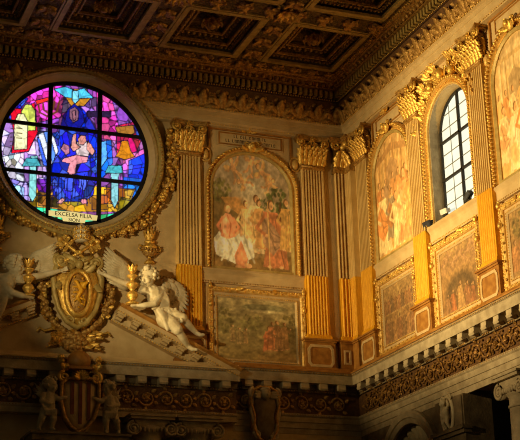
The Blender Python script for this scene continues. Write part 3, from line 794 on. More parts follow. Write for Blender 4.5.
# side wall, right edge: figures under a vaulted temple
cv = Canvas(130, 180, (230, 200, 146), 19)
cv.grad((226, 172, 104), (206, 178, 132)); cv.ell(.5, .86, .4, .12, (172, 148, 110)); cv.ell(.5, .84, .34, .1, (206, 180, 138))
for x in (.14, .24, .42, .6, .78, .88): cv.line([(x, .45), (x, .84)], .026, (224, 198, 152)); cv.line([(x+.025, .45), (x+.025, .84)], .01, (168, 136, 92))
cv.pol([(.02, .84), (.98, .84), (.98, .87), (.02, .87)], (190, 160, 112)); cv.pol([(.3, .5), (.56, .5), (.56, .7), (.43, .76), (.3, .7)], (160, 136, 104))
cv.pol([(0, 0), (0, .12), (1, .14), (1, 0)], (226, 178, 112))
for i, (x, y, h) in enumerate(((.08, .34, .3), (.22, .36, .28), (.36, .34, .3), (.52, .38, .26), (.68, .34, .3), (.86, .36, .3))): cv.fig(x, y, h, ((232, 170, 110), (214, 140, 86), (240, 200, 150))[i % 3], None, SK)
for x, y, h, r, m2, l in ((.14, .12, .42, (246, 210, 160), (232, 166, 116), 0), (.34, .04, .48, (248, 226, 180), None, .03), (.56, .06, .5, (226, 128, 76), (246, 214, 164), 0), (.78, .05, .54, (244, 206, 150), (214, 120, 70), -.02), (.95, .1, .46, (230, 160, 100), None, 0)): cv.fig(x, y, h, r, m2, SK, lean=l, wide=1.2)
cv.ell(.3, .16, .12, .12, (252, 226, 176), 0, .7, .3); cv.ell(.3, .16, .09, .09, (236, 186, 126), 0, .8, .3)
cv.mottle(.14, 18); cv.mottle(.1, 40, 4)
arched_picture('arched fresco of pale figures under a domed temple, at the right edge of the picture', RIGHT, 10.33, cv, 1.15, 14.07, 16.75, 1.15, .28, 1)

# ------------------------------------------------------------------ rectangular paintings below
def framed(label, wall, u, cv, hw, z0, h, fw, group):
    t = thing('framed_painting', label, 'painting', wall, u, 0, z0, group)
    cv.tone(2 if wall == BACK else 3)
    painted('painting', cv, -hw-.02, hw+.02, -.02, h+.02, .03, None, 'paint', t)
    R = [(hw, 0), (hw, h), (-hw, h), (-hw, 0)]
    f = MB(); f.sweep(R, [(.02, 0), (.02, .05), (-.02, .09), (-.05, .09), (-.05, .06), (-.14, .05), (-.14, 0)], closed=True)
    f.build('inner_moulding', 'cream', t)
    f = MB(); f.sweep(R, [(-.14, 0), (-.14, .1), (-.17, .13), (-fw+.03, .15), (-fw, .1), (-fw, 0)], closed=True); fr = f.build('frame', 'giltcream', t)
    b = MB()
    for q, r, gp, dd in ((.035, .022, .07, .09), (fw-.04, .03, .085, .14)):
        RR_ = [(hw+q, -q), (hw+q, h+q), (-hw-q, h+q), (-hw-q, -q), (hw+q, -q)]; b.beads(RR_, r, gp, dd)
    q = (.17+fw)/2-.02
    RR_ = [(hw+q, -q), (hw+q, h+q), (-hw-q, h+q), (-hw-q, -q), (hw+q, -q)]
    k = 0
    for i in range(4):
        A, B = Vector(RR_[i]), Vector(RR_[i+1]); L = (B-A).length; n = int(L/.12); dr = (B-A)/L
        for j in range(n):
            p = A+dr*(j+.5)*L/n; sg = 1 if j % 2 else -1
            b.leaf((p.x, -.14, p.y), (dr.x*.8-dr.y*sg*.5, -.1, dr.y*.8+dr.x*sg*.5), (0, -1, 0), .12, .085, .25, 2, 3)
    b.build('carving', 'gilt', fr)
    c = MB()
    for s_ in (-1, 1):
        for zz in (h+fw-.02, h*.86): c.ball((s_*(hw+fw-.06), -.16, zz), (.07, .07, .09)); c.leaf((s_*(hw+fw-.06), -.14, zz), (0, -.1, 1), (0, -1, 0), .16, .12, .4, 2, 4)
    c.leaf((-hw*.55, -.13, h+fw-.05), (1, -.1, .1), (0, -1, 0), .3, .16, .4, 2, 4); c.leaf((hw*.55, -.13, h+fw-.05), (-1, -.1, .1), (0, -1, 0), .3, .16, .4, 2, 4)
    c.build('corner_ornament', 'gilt', fr)
    return t
FG = 'rectangular frescoes in gilt frames'
cv = Canvas(150, 100, (120, 108, 72), 23)
cv.grad((104, 90, 50), (136, 128, 92)); cv.ell(.6, .86, .3, .06, (90, 92, 68)); cv.ell(.6, .8, .26, .03, (176, 168, 126), 0, .9, .5); cv.ell(.3, .8, .2, .05, (122, 116, 84), 0, .8, .7)
cv.pol([(0, .55), (.2, .72), (.4, .6), (.7, .7), (1, .55), (1, .4), (0, .4)], (110, 104, 66), .7); cv.tree(.1, .62, .1, .2, (84, 80, 44)); cv.tree(.44, .62, .14, .12, (94, 92, 54)); cv.tree(.9, .58, .1, .22, (80, 74, 40))
for x, y, h, r in ((.2, .3, .26, (140, 116, 74)), (.28, .27, .26, (126, 108, 70)), (.36, .28, .24, (136, 110, 70))): cv.fig(x, y, h, r, None, (180, 140, 98))
for x, y, h, r, l in ((.62, .16, .42, (168, 92, 60), .02), (.69, .18, .48, (176, 108, 70), .0), (.77, .2, .48, (128, 92, 60), -.02), (.84, .22, .44, (150, 112, 70), 0)): cv.fig(x, y, h, r, None, (190, 146, 100), lean=l)
cv.pol([(.5, .1), (.62, .2), (.9, .18), (1, .06), (1, 0), (.5, 0)], (124, 100, 58), .7); cv.mottle(.24, 14); cv.mottle(.18, 34, 4)
framed('framed rectangular landscape with small red-robed figures, below the arched pastoral', BACK, -3.36, cv, 1.3, 11.26, 1.93, .3, FG)
def small_scene(seed, kind):
    cv = Canvas(110, 110, (176, 138, 84), seed); cv.grad((150, 104, 58), (186, 148, 92))
    if kind == 0:
        cv.pol([(.44, .1), (.44, 1), (.54, 1), (.54, .1)], (206, 166, 100)); cv.pol([(.1, .5), (.1, .58), (.95, .58), (.95, .5)], (196, 152, 90))
        for i in range(9): cv.fig(.06+.11*i, .52, .3, ((150, 104, 64), (176, 120, 76), (120, 92, 66))[i % 3], None, (196, 148, 100))
        for i in range(7): cv.fig(.08+.14*i, .04, .42, ((160, 108, 70), (136, 100, 66), (184, 132, 80))[i % 3], None, (200, 150, 100), wide=1.2)
    elif kind == 1:
        for i in range(10): cv.putto(.1+.09*i, .82+.06*(i % 3-1), .2, i*.7, (176, 130, 84), (196, 148, 104))
        for i in range(8): cv.ell(.1+.11*i, .66+.04*(i % 2), .09, .06, (170, 128, 84), 0, .8, .5)
        cv.ell(.5, .22, .46, .4, (84, 66, 44), 0, 1, .25); cv.ell(.52, .2, .3, .28, (126, 92, 54), 0, .8, .5)
        for x, h, r in ((.3, .34, (168, 96, 56)), (.5, .42, (196, 150, 92)), (.68, .36, (160, 104, 66)), (.82, .3, (150, 92, 56)), (.16, .3, (156, 110, 70))): cv.fig(x, .03, h, r, None, (206, 156, 104), wide=1.2)
    else:
        cv.tree(.3, .75, .25, .18, (120, 104, 60)); cv.pol([(0, 0), (0, .3), (1, .4), (1, 0)], (196, 150, 92))
        for i in range(6): cv.fig(.1+.16*i, .1+.05*(i % 2), .46, ((206, 140, 86), (176, 120, 76), (220, 176, 116))[i % 3], None, (214, 160, 110), wide=1.2)
    cv.mottle(.16, 16); cv.mottle(.16, 36, 4); return cv
framed('framed painting of a crowd around a pale pole, low on the wall beside the corner', RIGHT, 3.05, small_scene(31, 0), .98, 11.45, 1.75, .3, FG)
framed('framed painting of a dark cave with figures and cherubs above, directly under the clear window', RIGHT, 6.62, small_scene(37, 1), 1.0, 11.4, 1.82, .32, FG)
framed('framed painting cut by the right edge of the picture, low on the side wall', RIGHT, 10.3, small_scene(41, 2), 1.0, 11.45, 1.75, .3, FG)

# ------------------------------------------------------------------ inscription tablets above the arched frescoes
def tablet(label, wall, u, hw, words):
    t = thing('inscription_tablet', label, 'tablet', wall, u, 0, 18.05, 'tablets above the arched frescoes')
    b = MB(); b.box(-hw, hw, -.01, .05, .12, .62); pl = b.build('tablet', 'cream', t)
    f = MB(); f.sweep([(hw-.06, .18), (hw-.06, .56), (-hw+.06, .56), (-hw+.06, .18)], [(.02, .045), (.02, .075), (-.02, .075), (-.02, .045)], closed=True); f.build('border', 'brown', pl)
    if words:
        s_ = MB(); rr = random.Random(4)
        for z, x0, x1 in ((.42, -hw*.5, hw*.45), (.26, -hw*.75, hw*.75)):
            x = x0
            while x < x1:
                k = rr.random(); h = .1
                s_.box(x, x+.018, .045, .056, z, z+h)
                if k > .3: s_.box(x, x+.06, .045, .056, z+h-.016, z+h)
                if k > .55: s_.box(x+.045, x+.06, .045, .056, z, z+h)
                if k < .5: s_.box(x, x+.05, .045, .056, z, z+.014)
                x += .085 if k > .12 else .14
        s_.build('carved_lettering', 'darkbrown', pl)
    f = MB(); W = hw+.3
    f.sweep([(W, -.55), (W, .7), (-W, .7), (-W, -.55)], [(0, 0), (0, .06), (.06, .06), (.06, 0)]); f.sweep([(W-.02, -.53), (W-.3, -.53), (W-.3, -.25)], [(0, 0), (0, .06), (.05, .06), (.05, 0)]); f.sweep([(-W+.3, -.25), (-W+.3, -.53), (-W+.02, -.53)], [(0, 0), (0, .06), (.05, .06), (.05, 0)])
    f.build('outer_moulding', 'brown', t)
    return t
tablet('cream inscription tablet with brown border above the arched pastoral fresco', BACK, -3.43, 1.12, True)
tablet('bordered cream tablet on the side wall above the fresco next to the corner', RIGHT, 3.08, .85, False)
tablet('bordered cream tablet on the side wall above the fresco at the right edge', RIGHT, 10.33, .85, False)
def gilt_mask(label, wall, u, off, z, s=1.):
    t = thing('gilt_mask', label, 'ornament', wall, u, off, z, 'small gilded cherub masks')
    h = MB(); h.ball((0, -.05, .1), (.09*s, .09*s, .11*s), nu=12, nv=8); h.ball((0, -.14, .09), (.02, .03, .03)); h.ball((.05, -.1, .06), .04); h.ball((-.05, -.1, .06), .04); h.ball((0, -.11, .03), (.03, .03, .015)); h.ball((0, -.1, .15), (.08, .05, .03))
    h.build('face', 'gilt', t)
    w = MB()
    for q in (-1, 1):
        for k in range(4): w.leaf((q*.08, -.03, .1), (q*1, -.1, .5-.35*k), (0, -1, 0), (.3-.03*k)*s, .1, .3, 1, 4)
    w.build('wings', 'gilt', t); return t
gm = gilt_mask('tiny gilded winged mask on top of the inscription tablet', BACK, -3.5, .06, 18.66)
dup(gm, RIGHT, 3.0, .06, 18.62, 'tiny gilded winged mask above the tablet nearest the corner on the side wall')
# ------------------------------------------------------------------ clear arched window
WH, WR_ = 1.1, 1.0
w = thing('window_1', 'clear arched window of pale leaded panes on the bright side wall', 'window', RIGHT, WU, 0, 14.12, None, 'structure')
P = archpath(WH+.08, .1, 2.75, WR_+.08, 28)
gl = MB(); V = [(x, .36, z) for x, z in P]; gl.add(V, [tuple(range(len(V)))], False); gl.build('pane', 'daylight', w)
def hwz(z): return WH if z < 2.75 else WH*math.sqrt(max(0, 1-((z-2.75)/WR_)**2))
def zx(x): return 2.75+WR_*math.sqrt(max(0, 1-(x/WH)**2))
f = MB(); f.sweep(archpath(WH+.02, .18, 2.75, WR_+.02, 28), [(0, -.3), (.07, -.3), (.07, -.36), (0, -.36)]); f.box(-WH, WH, -.36, -.29, .16, .26)
f.box(-.032, .032, -.355, -.28, .2, 2.75+WR_)
for z in (1.36, 2.5): f.box(-hwz(z), hwz(z), -.355, -.28, z-.032, z+.032)
f.build('sash_bars', 'iron', w)
f = MB()
for x in (-.56, .56): f.box(x-.009, x+.009, -.355, -.34, .2, zx(x))
for z in (.62, 1., 1.74, 2.12, 2.88, 3.3): f.box(-hwz(z), hwz(z), -.355, -.33, z-.009, z+.009)
f.build('leading', 'cames', w)
P = archpath(WH+.05, 0, 2.75, WR_+.05, 28)
f = MB(); f.sweep(P, [(.0, .0), (0, .08), (-.04, .1), (-.07, .06), (-.13, .05), (-.16, .14), (-.26, .16), (-.28, 0)]); fr = f.build('window_frame', 'giltcream', w)
b = MB(); PP = [(x*(WH+.26)/(WH+.05), z if z <= 2.75 else 2.75+(z-2.75)*(WR_+.26)/(WR_+.05)) for x, z in P]; b.beads(PP, .052, .115, .16)
PP = [(x*(WH+.15)/(WH+.05), z if z <= 2.75 else 2.75+(z-2.75)*(WR_+.15)/(WR_+.05)) for x, z in P]; b.beads(PP, .026, .08, .07); b.build('beading', 'gilt', fr)
f = MB(); f.sweep(P, [(.0, .02), (.02, .02), (.0, -.36), (-.05, -.36), (-.05, 0)]); f.build('reveal', 'stone', w)
s_ = MB(); s_.add([(-WH-.05, .36, .2), (WH+.05, .36, .2), (WH+.05, -.16, .0), (-WH-.05, -.16, .0), (-WH-.05, .36, -.1), (WH+.05, .36, -.1), (WH+.05, -.16, -.1), (-WH-.05, -.16, -.1)], [(0, 1, 2, 3), (4, 5, 6, 7), (0, 1, 5, 4), (2, 3, 7, 6), (1, 2, 6, 5), (0, 3, 7, 4)], False); s_.build('window_sill', 'stone', w)
# floodlights standing on the sill
def flood(label, u, off, z, tilt, m, s=1.):
    t = thing('floodlight', label, 'spotlight', RIGHT, u, off, z, 'floodlights on the window sill')
    R = Matrix.Rotation(tilt, 3, 'Y')@Matrix.Rotation(.3, 3, 'X')
    b = MB(); b.obox((0, 0, .17*s), (.42*s, .16*s, .15*s), R); b.obox(R@Vector((0, -.1*s, 0))+Vector((0, 0, .17*s)), (.46*s, .04*s, .19*s), R); b.build('lamp_head', m, t)
    g = MB(); g.obox(R@Vector((0, -.125*s, 0))+Vector((0, 0, .17*s)), (.38*s, .012, .12*s), R); g.build('lens', 'grey' if m != 'white' else 'white', t)
    k = MB(); k.box(-.1*s, .1*s, -.06*s, .06*s, -.06, .02); k.tube([(-.13*s, 0, .0), (-.16*s, 0, .16*s)], .018, 6); k.tube([(.13*s, 0, .0), (.16*s, 0, .16*s)], .018, 6); k.build('bracket', 'iron', t); return t
flood('black tilted floodlight on the window sill, near the right jamb', 7.2, -.12, 14.32, -.5, 'iron', .75)
flood('small white lamp standing upright near the left corner of the window sill', 5.86, -.14, 14.34, .1, 'white', .75)
flood('grey floodlight in front of the left end of the window sill', 5.3, .1, 14.1, .1, 'grey', .9)

# gilded relief in the spandrels above the window
t = thing('gilt_relief', 'rich gilded acanthus and cherub relief over the arch of the clear window', 'ornament', RIGHT, WU, .02, 17.2)
a = MB(); rr = random.Random(5)
for sg in (-1, 1):
    for k in range(16):
        q = PI/2-sg*(.15+k*.085); r = 1.42+.1*(k % 2); x = r*math.cos(q)*1.02; z = -.35+r*math.sin(q)
        a.leaf((x, -.05, z), (sg*(.5+rr.random()), -.35, .9*rr.random()-.1), (0, -1, 0), .3+.15*rr.random(), .2, .5, 3, 5)
    for cx, cz, r in ((sg*1.15, .95, .2), (sg*.8, 1.2, .17), (sg*.45, 1.32, .13), (sg*1.2, .5, .13)):
        a.spiral((cx, cz), r, .03, 1.7, PI/2, .05, .08, sg, 6, 20); a.ball((cx, -.1, cz), r*.35)
        for k in range(4): a.leaf((cx, -.08, cz+r*.6), (sg*(.9-.5*k), -.3, .5+.2*k), (0, -1, 0), .34, .2, .5, 2, 5)
a.build('acanthus_scrolls', 'gilt', t)
a = MB()
for sg in (-1, 1): a.ball((sg*.62, -.16, .98), (.13, .13, .16), nu=10, nv=8); a.ball((sg*.62, -.28, .95), (.03, .04, .04)); a.ball((sg*.62, -.12, 1.1), (.15, .12, .08))
a.ball((0, -.18, 1.12), (.15, .14, .19), nu=10, nv=8); a.ball((0, -.31, 1.08), (.035, .04, .05)); a.build('cherub_heads', 'gilt', t)
a = MB()
for sg in (-1, 1):
    for k in range(4): a.leaf((sg*.1, -.1, 1.05), (sg, -.15, .5-.3*k), (0, -1, 0), .42-.05*k, .14, .3, 1, 4)
a.build('wings', 'gilt', t)

# ------------------------------------------------------------------ round stained glass window
rw = thing('rose_window', 'large round stained glass window glowing blue with a blue-robed seated mother and child', 'stained glass window', BACK, RU, 0, RZ, None, 'thing')
BASE = [
 ((188, 170, 226), [(0.0, 0.661), (0.326, 0.645), (0.338, 0.185), (0.071, 0.156), (0.01, 0.375)]),
 ((226, 222, 240), [(0.035, 0.421), (0.168, 0.465), (0.174, 0.252), (0.067, 0.282)]),
 ((236, 90, 180), [(0.13, 0.839), (0.332, 0.972), (0.43, 0.986), (0.407, 0.744), (0.162, 0.653)]),
 ((170, 90, 190), [(0.053, 0.697), (0.157, 0.828), (0.24, 0.81), (0.162, 0.653)]),
 ((50, 60, 190), [(0.05, 0.784), (0.156, 0.872), (0.184, 0.847), (0.067, 0.67)]),
 ((220, 96, 170), [(0.642, 0.986), (0.786, 0.931), (0.887, 0.809), (0.831, 0.621), (0.661, 0.629)]),
 ((150, 110, 190), [(0.757, 0.912), (0.858, 0.835), (0.916, 0.722), (0.801, 0.737)]),
 ((200, 60, 100), [(0.787, 0.735), (0.916, 0.782), (0.96, 0.653), (0.917, 0.528), (0.789, 0.512)]),
 ((190, 110, 170), [(0.832, 0.518), (0.989, 0.596), (1.003, 0.464), (0.832, 0.415)]),
 ((26, 34, 100), [(0.858, 0.895), (0.96, 0.788), (1.003, 0.613), (0.931, 0.664), (0.902, 0.78)]),
 ((36, 64, 206), [(0.874, 0.493), (1.003, 0.568), (1.009, 0.377), (0.961, 0.225), (0.862, 0.243)]),
 ((60, 120, 220), [(0.833, 0.371), (0.96, 0.371), (0.932, 0.207), (0.834, 0.211)]),
 ((196, 150, 66), [(0.148, 0.235), (0.363, 0.274), (0.918, 0.293), (0.862, 0.128), (0.287, 0.067), (0.178, 0.126)]),
 ((110, 50, 140), [(0.24, 0.288), (0.362, 0.302), (0.351, 0.201), (0.27, 0.206)]),
 ((214, 140, 60), [(0.707, 0.269), (0.805, 0.28), (0.806, 0.179), (0.708, 0.169)]),
 ((170, 150, 210), [(0.054, 0.281), (0.201, 0.255), (0.218, 0.13), (0.138, 0.149)]),
 ((150, 170, 230), [(0.095, 0.243), (0.175, 0.224), (0.177, 0.154), (0.124, 0.162)]),
 ((70, 180, 140), [(0.246, 0.096), (0.367, 0.098), (0.64, 0.081), (0.82, 0.117), (0.751, 0.045), (0.559, -0.017), (0.369, -0.008)]),
 ((140, 96, 50), [(0.27, 0.178), (0.392, 0.191), (0.393, 0.107), (0.272, 0.108)]),
 ((150, 110, 60), [(0.624, 0.217), (0.727, 0.228), (0.728, 0.128), (0.626, 0.117)]),
 ((38, 44, 160), [(0.497, 0.876), (0.421, 0.761), (0.395, 0.64), (0.35, 0.561), (0.327, 0.413), (0.365, 0.188), (0.42, 0.152), (0.57, 0.168), (0.624, 0.246), (0.678, 0.353), (0.69, 0.515), (0.723, 0.563), (0.637, 0.701), (0.579, 0.797)]),
 ((52, 60, 176), [(0.356, 0.33), (0.65, 0.393), (0.633, 0.218), (0.57, 0.168), (0.42, 0.152), (0.365, 0.188)]),
 ((170, 190, 236), [(0.25, 0.621), (0.34, 0.641), (0.384, 0.521), (0.338, 0.38), (0.272, 0.435)]),
 ((70, 90, 206), [(0.322, 0.615), (0.395, 0.64), (0.412, 0.496), (0.346, 0.401)]),
 ((40, 100, 220), [(0.647, 0.598), (0.751, 0.626), (0.764, 0.465), (0.692, 0.334), (0.641, 0.436)]),
 ((30, 60, 180), [(0.59, 0.65), (0.655, 0.629), (0.662, 0.482), (0.613, 0.447)]),
 ((120, 70, 150), [(0.405, 0.833), (0.459, 0.915), (0.586, 0.933), (0.607, 0.831), (0.497, 0.876)]),
]
FINE = [
 ((196, 40, 60), [(0.073, 0.729), (0.105, 0.768), (0.164, 0.765), (0.226, 0.823), (0.25, 0.621), (0.195, 0.477), (0.088, 0.453), (0.1, 0.587)]),
 ((206, 214, 120), [(0.153, 0.617), (0.143, 0.753), (0.169, 0.8), (0.202, 0.805), (0.23, 0.768), (0.236, 0.634)]),
 ((240, 236, 196), [(0.103, 0.478), (0.102, 0.674), (0.122, 0.729), (0.155, 0.734), (0.183, 0.685), (0.183, 0.493)]),
 ((150, 206, 206), [(0.192, 0.397), (0.217, 0.443), (0.255, 0.447), (0.272, 0.406), (0.251, 0.381), (0.252, 0.176), (0.231, 0.131), (0.209, 0.171), (0.208, 0.376)]),
 ((90, 160, 170), [(0.16, 0.37), (0.278, 0.384), (0.255, 0.433), (0.185, 0.425)]),
 ((150, 200, 206), [(0.742, 0.427), (0.821, 0.437), (0.799, 0.367), (0.8, 0.207), (0.778, 0.147), (0.755, 0.203), (0.754, 0.362)]),
 ((90, 170, 180), [(0.714, 0.386), (0.832, 0.4), (0.821, 0.449), (0.736, 0.438)]),
 ((150, 110, 60), [(0.779, 0.719), (0.902, 0.75), (0.911, 0.697), (0.853, 0.669), (0.802, 0.671)]),
 ((190, 130, 50), [(0.786, 0.512), (0.809, 0.553), (0.825, 0.627), (0.865, 0.632), (0.883, 0.562), (0.911, 0.527), (0.849, 0.499)]),
 ((46, 34, 60), [(0.649, 0.867), (0.678, 0.871), (0.682, 0.736), (0.654, 0.732)]),
 ((46, 34, 60), [(0.585, 0.81), (0.744, 0.831), (0.744, 0.795), (0.585, 0.774)]),
 ((176, 130, 60), [(0.437, 0.891), (0.475, 0.957), (0.577, 0.971), (0.6, 0.905), (0.559, 0.848), (0.475, 0.837)]),
 ((110, 200, 230), [(0.358, 0.94), (0.43, 0.968), (0.498, 0.948), (0.488, 0.898), (0.432, 0.896)]),
 ((110, 200, 230), [(0.623, 0.917), (0.557, 0.974), (0.504, 0.949), (0.516, 0.896), (0.572, 0.91)]),
 ((150, 216, 236), [(0.481, 0.945), (0.515, 0.95), (0.522, 0.885), (0.5, 0.858), (0.482, 0.88)]),
 ((232, 238, 250), [(0.256, 0.601), (0.289, 0.623), (0.354, 0.416), (0.333, 0.39)]),
 ((120, 160, 240), [(0.294, 0.623), (0.327, 0.628), (0.374, 0.471), (0.359, 0.417)]),
 ((236, 240, 252), [(0.333, 0.617), (0.361, 0.591), (0.39, 0.502), (0.38, 0.471)]),
 ((90, 120, 230), [(0.252, 0.577), (0.268, 0.562), (0.322, 0.389), (0.3, 0.392)]),
 ((120, 180, 250), [(0.661, 0.588), (0.712, 0.612), (0.724, 0.49), (0.68, 0.42)]),
 ((90, 110, 240), [(0.444, 0.311), (0.498, 0.335), (0.489, 0.231), (0.445, 0.237)]),
 ((110, 130, 250), [(0.542, 0.329), (0.598, 0.323), (0.571, 0.246), (0.538, 0.265)]),
 ((30, 34, 120), [(0.435, 0.718), (0.45, 0.803), (0.494, 0.851), (0.545, 0.816), (0.563, 0.735), (0.52, 0.664), (0.47, 0.664)]),
 ((128, 96, 110), [(0.467, 0.806), (0.5, 0.828), (0.523, 0.801), (0.519, 0.741), (0.491, 0.72), (0.468, 0.746)]),
 ((150, 110, 120), [(0.484, 0.796), (0.501, 0.804), (0.504, 0.745), (0.491, 0.732)]),
 ((222, 206, 206), [(0.521, 0.582), (0.594, 0.597), (0.611, 0.549), (0.59, 0.485), (0.523, 0.477), (0.505, 0.539)]),
 ((206, 150, 140), [(0.526, 0.606), (0.543, 0.632), (0.571, 0.63), (0.577, 0.595), (0.558, 0.569), (0.533, 0.572)]),
 ((214, 160, 150), [(0.478, 0.536), (0.493, 0.631), (0.509, 0.64), (0.51, 0.569), (0.539, 0.549), (0.495, 0.514)]),
 ((214, 160, 150), [(0.588, 0.591), (0.611, 0.576), (0.639, 0.532), (0.623, 0.501), (0.589, 0.538)]),
 ((226, 160, 170), [(0.435, 0.455), (0.512, 0.487), (0.59, 0.485), (0.585, 0.45), (0.513, 0.424), (0.509, 0.359), (0.476, 0.344), (0.459, 0.365), (0.474, 0.425), (0.419, 0.435)]),
 ((180, 130, 150), [(0.428, 0.559), (0.461, 0.545), (0.467, 0.499), (0.446, 0.485), (0.412, 0.522)]),
 ((226, 170, 170), [(0.393, 0.14), (0.425, 0.178), (0.441, 0.168), (0.42, 0.138)]),
 ((216, 150, 160), [(0.545, 0.18), (0.578, 0.189), (0.595, 0.162), (0.562, 0.153)]),
 ((220, 70, 60), [(0.234, 0.839), (0.315, 0.874), (0.321, 0.857), (0.245, 0.817)]),
]
MEN = [[(0.251, 0.818), (0.263, 0.76), (0.319, 0.738), (0.378, 0.782), (0.393, 0.861)], [(0.283, 0.828), (0.29, 0.782), (0.318, 0.762), (0.35, 0.796), (0.36, 0.851)], [(0.319, 0.851), (0.326, 0.68)], [(0.293, 0.67), (0.359, 0.685)]]
G = 230
cv = Canvas(G, G, (150, 100, 170), 77)
for c_, p_ in BASE: cv.pol(p_, c_, 1, .0)
rs = np.random.RandomState(5); n = 330; S = rs.rand(n, 2)
X, Y = cv.X.ravel(), cv.Y.ravel()
D = (X[:, None]-S[None, :, 0])**2+((Y[:, None]-S[None, :, 1])*.8)**2
i1 = D.argmin(1); d1 = np.sqrt(D[np.arange(len(D)), i1]); D[np.arange(len(D)), i1] = 9; d2 = np.sqrt(D.min(1)); del D
sx = np.clip((S[:, 0]*G).astype(int), 0, G-1); sy = np.clip((S[:, 1]*G).astype(int), 0, G-1)
own = cv.a.reshape(-1, 3); fac = own*rs.uniform(.55, 1.4, (n, 1))[i1]+rs.uniform(-16, 16, (n, 3))[i1]
hi = (rs.rand(n) < .2)[i1][:, None]; blue = ((own[:, 2] > own[:, 0]+70) & (own[:, 1] < 120))[:, None]
fac = np.where(hi & blue, fac*.45+np.array((120, 150, 255))*.55, fac)
edge = np.clip((d2-d1)/.006, 0, 1)[:, None]
cv.a = np.clip(fac*(.3+.7*edge), 0, 255).reshape(G, G, 3)
for c_, p_ in BASE: cv.line(p_+[p_[0]], .0035, (24, 18, 44), .85)
for c_, p_ in FINE:
    cv.line(p_+[p_[0]], .007, (20, 16, 34)); cv.pol(p_, c_, 1, .004)
e3 = edge.reshape(G, G, 1); cv.a = cv.a*(.72+.28*e3)
for p_ in MEN: cv.line(p_, .008, (92, 58, 36))
for k in range(14):
    x = .34+.021*k; cv.line([(x, .14+.02*(k % 3)), (x+rs.uniform(-.03, .03), .3+.06*rs.rand())], .0035, (14, 14, 60), .9)
for k in range(6): cv.line([(.075+.0*k, .50+.03*k), (.1, .505+.03*k)], .004, (60, 50, 50), .8)
for k in range(4): cv.line([(.115, .56+.035*k), (.15, .56+.035*k)], .004, (70, 60, 40), .8)
lum = cv.a.mean(2, keepdims=True); cv.a = np.clip(lum+(cv.a-lum)*1.4, 0, 255); cv.mottle(.1, 60)
painted('stained_panes', cv, -RR, RR, -RR, RR, .03, lambda x, z: x*x+z*z < RR*RR*1.0, 'stained', rw)
bars = MB(); q = math.sqrt(RR*RR-.77**2)
for s_ in (-.77, .77): bars.box(s_-.065, s_+.065, .02, .1, -q, q); bars.box(-q, q, .02, .09, s_-.055, s_+.055)
bars.sweep([(math.cos(2*PI*i/96), math.sin(2*PI*i/96)) for i in range(96)] and [((RR-.0)*math.cos(2*PI*i/96), (RR-.0)*math.sin(2*PI*i/96)) for i in range(96)], [(.07, .02), (.07, .1), (-.06, .1), (-.06, .02)], closed=True)
bars.build('tracery_bars', 'lead', rw)
rb = MB()
def rib(pts, d0, d1):
    V = [(( x*2-1)*RR, -d, (z*2-1)*RR) for d in (d0, d1) for x, z in pts]; k = len(pts)
    rb.add(V, [tuple(range(k)), tuple(range(k, 2*k))]+[(i, (i+1) % k, k+(i+1) % k, k+i) for i in range(k)], False)
rib([(.335, .075), (.5, .082), (.66, .072), (.655, .038), (.58, .034), (.575, .012), (.43, .012), (.425, .034), (.335, .04)], .1, .115)
rb_o = rb.build('inscribed_ribbon', 'ribbonglass', rw)
def lettering(body, x, z, size, parent):
    cu = bpy.data.curves.new('lettering', 'FONT'); cu.body = body; cu.size = size; cu.extrude = .006; cu.align_x = 'CENTER'
    tmp = bpy.data.objects.new('lettering', cu); COL.objects.link(tmp); bpy.context.view_layer.update()
    me = bpy.data.meshes.new_from_object(tmp.evaluated_get(bpy.context.evaluated_depsgraph_get()))
    bpy.data.objects.remove(tmp); me.materials.clear(); me.materials.append(M['lead'])
    o = bpy.data.objects.new('lettering', me); COL.objects.link(o); o.parent = parent; o.location = (x, -.122, z); o.rotation_euler = (PI/2, 0, 0)
lettering('EXCELSA FILIA', (.497*2-1)*RR, (.046*2-1)*RR, .175, rb_o); lettering('SION', (.503*2-1)*RR, (.0135*2-1)*RR, .15, rb_o)
CI = [(math.cos(2*PI*i/96), math.sin(2*PI*i/96)) for i in range(96)]
def ring(prof, r): return MB().sweep([(r*x, r*y) for x, y in CI], prof, closed=True, smooth=False)
ring([(.0, .05), (-.2, .26), (-.22, .26), (-.22, 0), (0, 0)], RR).build('splayed_reveal', 'cream', rw)
fo = ring([(0, .0), (0, .3), (-.05, .36), (-.1, .34), (-.14, .4), (-.22, .42), (-.27, .36), (-.28, .0)], RR+.2).build('frame', 'fillet', rw)
b = MB()
for i in range(150): a = 2*PI*i/150; b.ball(((RR+.38)*math.cos(a), -.42, (RR+.38)*math.sin(a)), (.035, .03, .035), nu=6, nv=4)
for i in range(190): a = 2*PI*i/190; b.ball(((RR+.25)*math.cos(a), -.37, (RR+.25)*math.sin(a)), (.02, .02, .02), nu=5, nv=4)
b.build('frame_beading', 'oldgilt', fo)

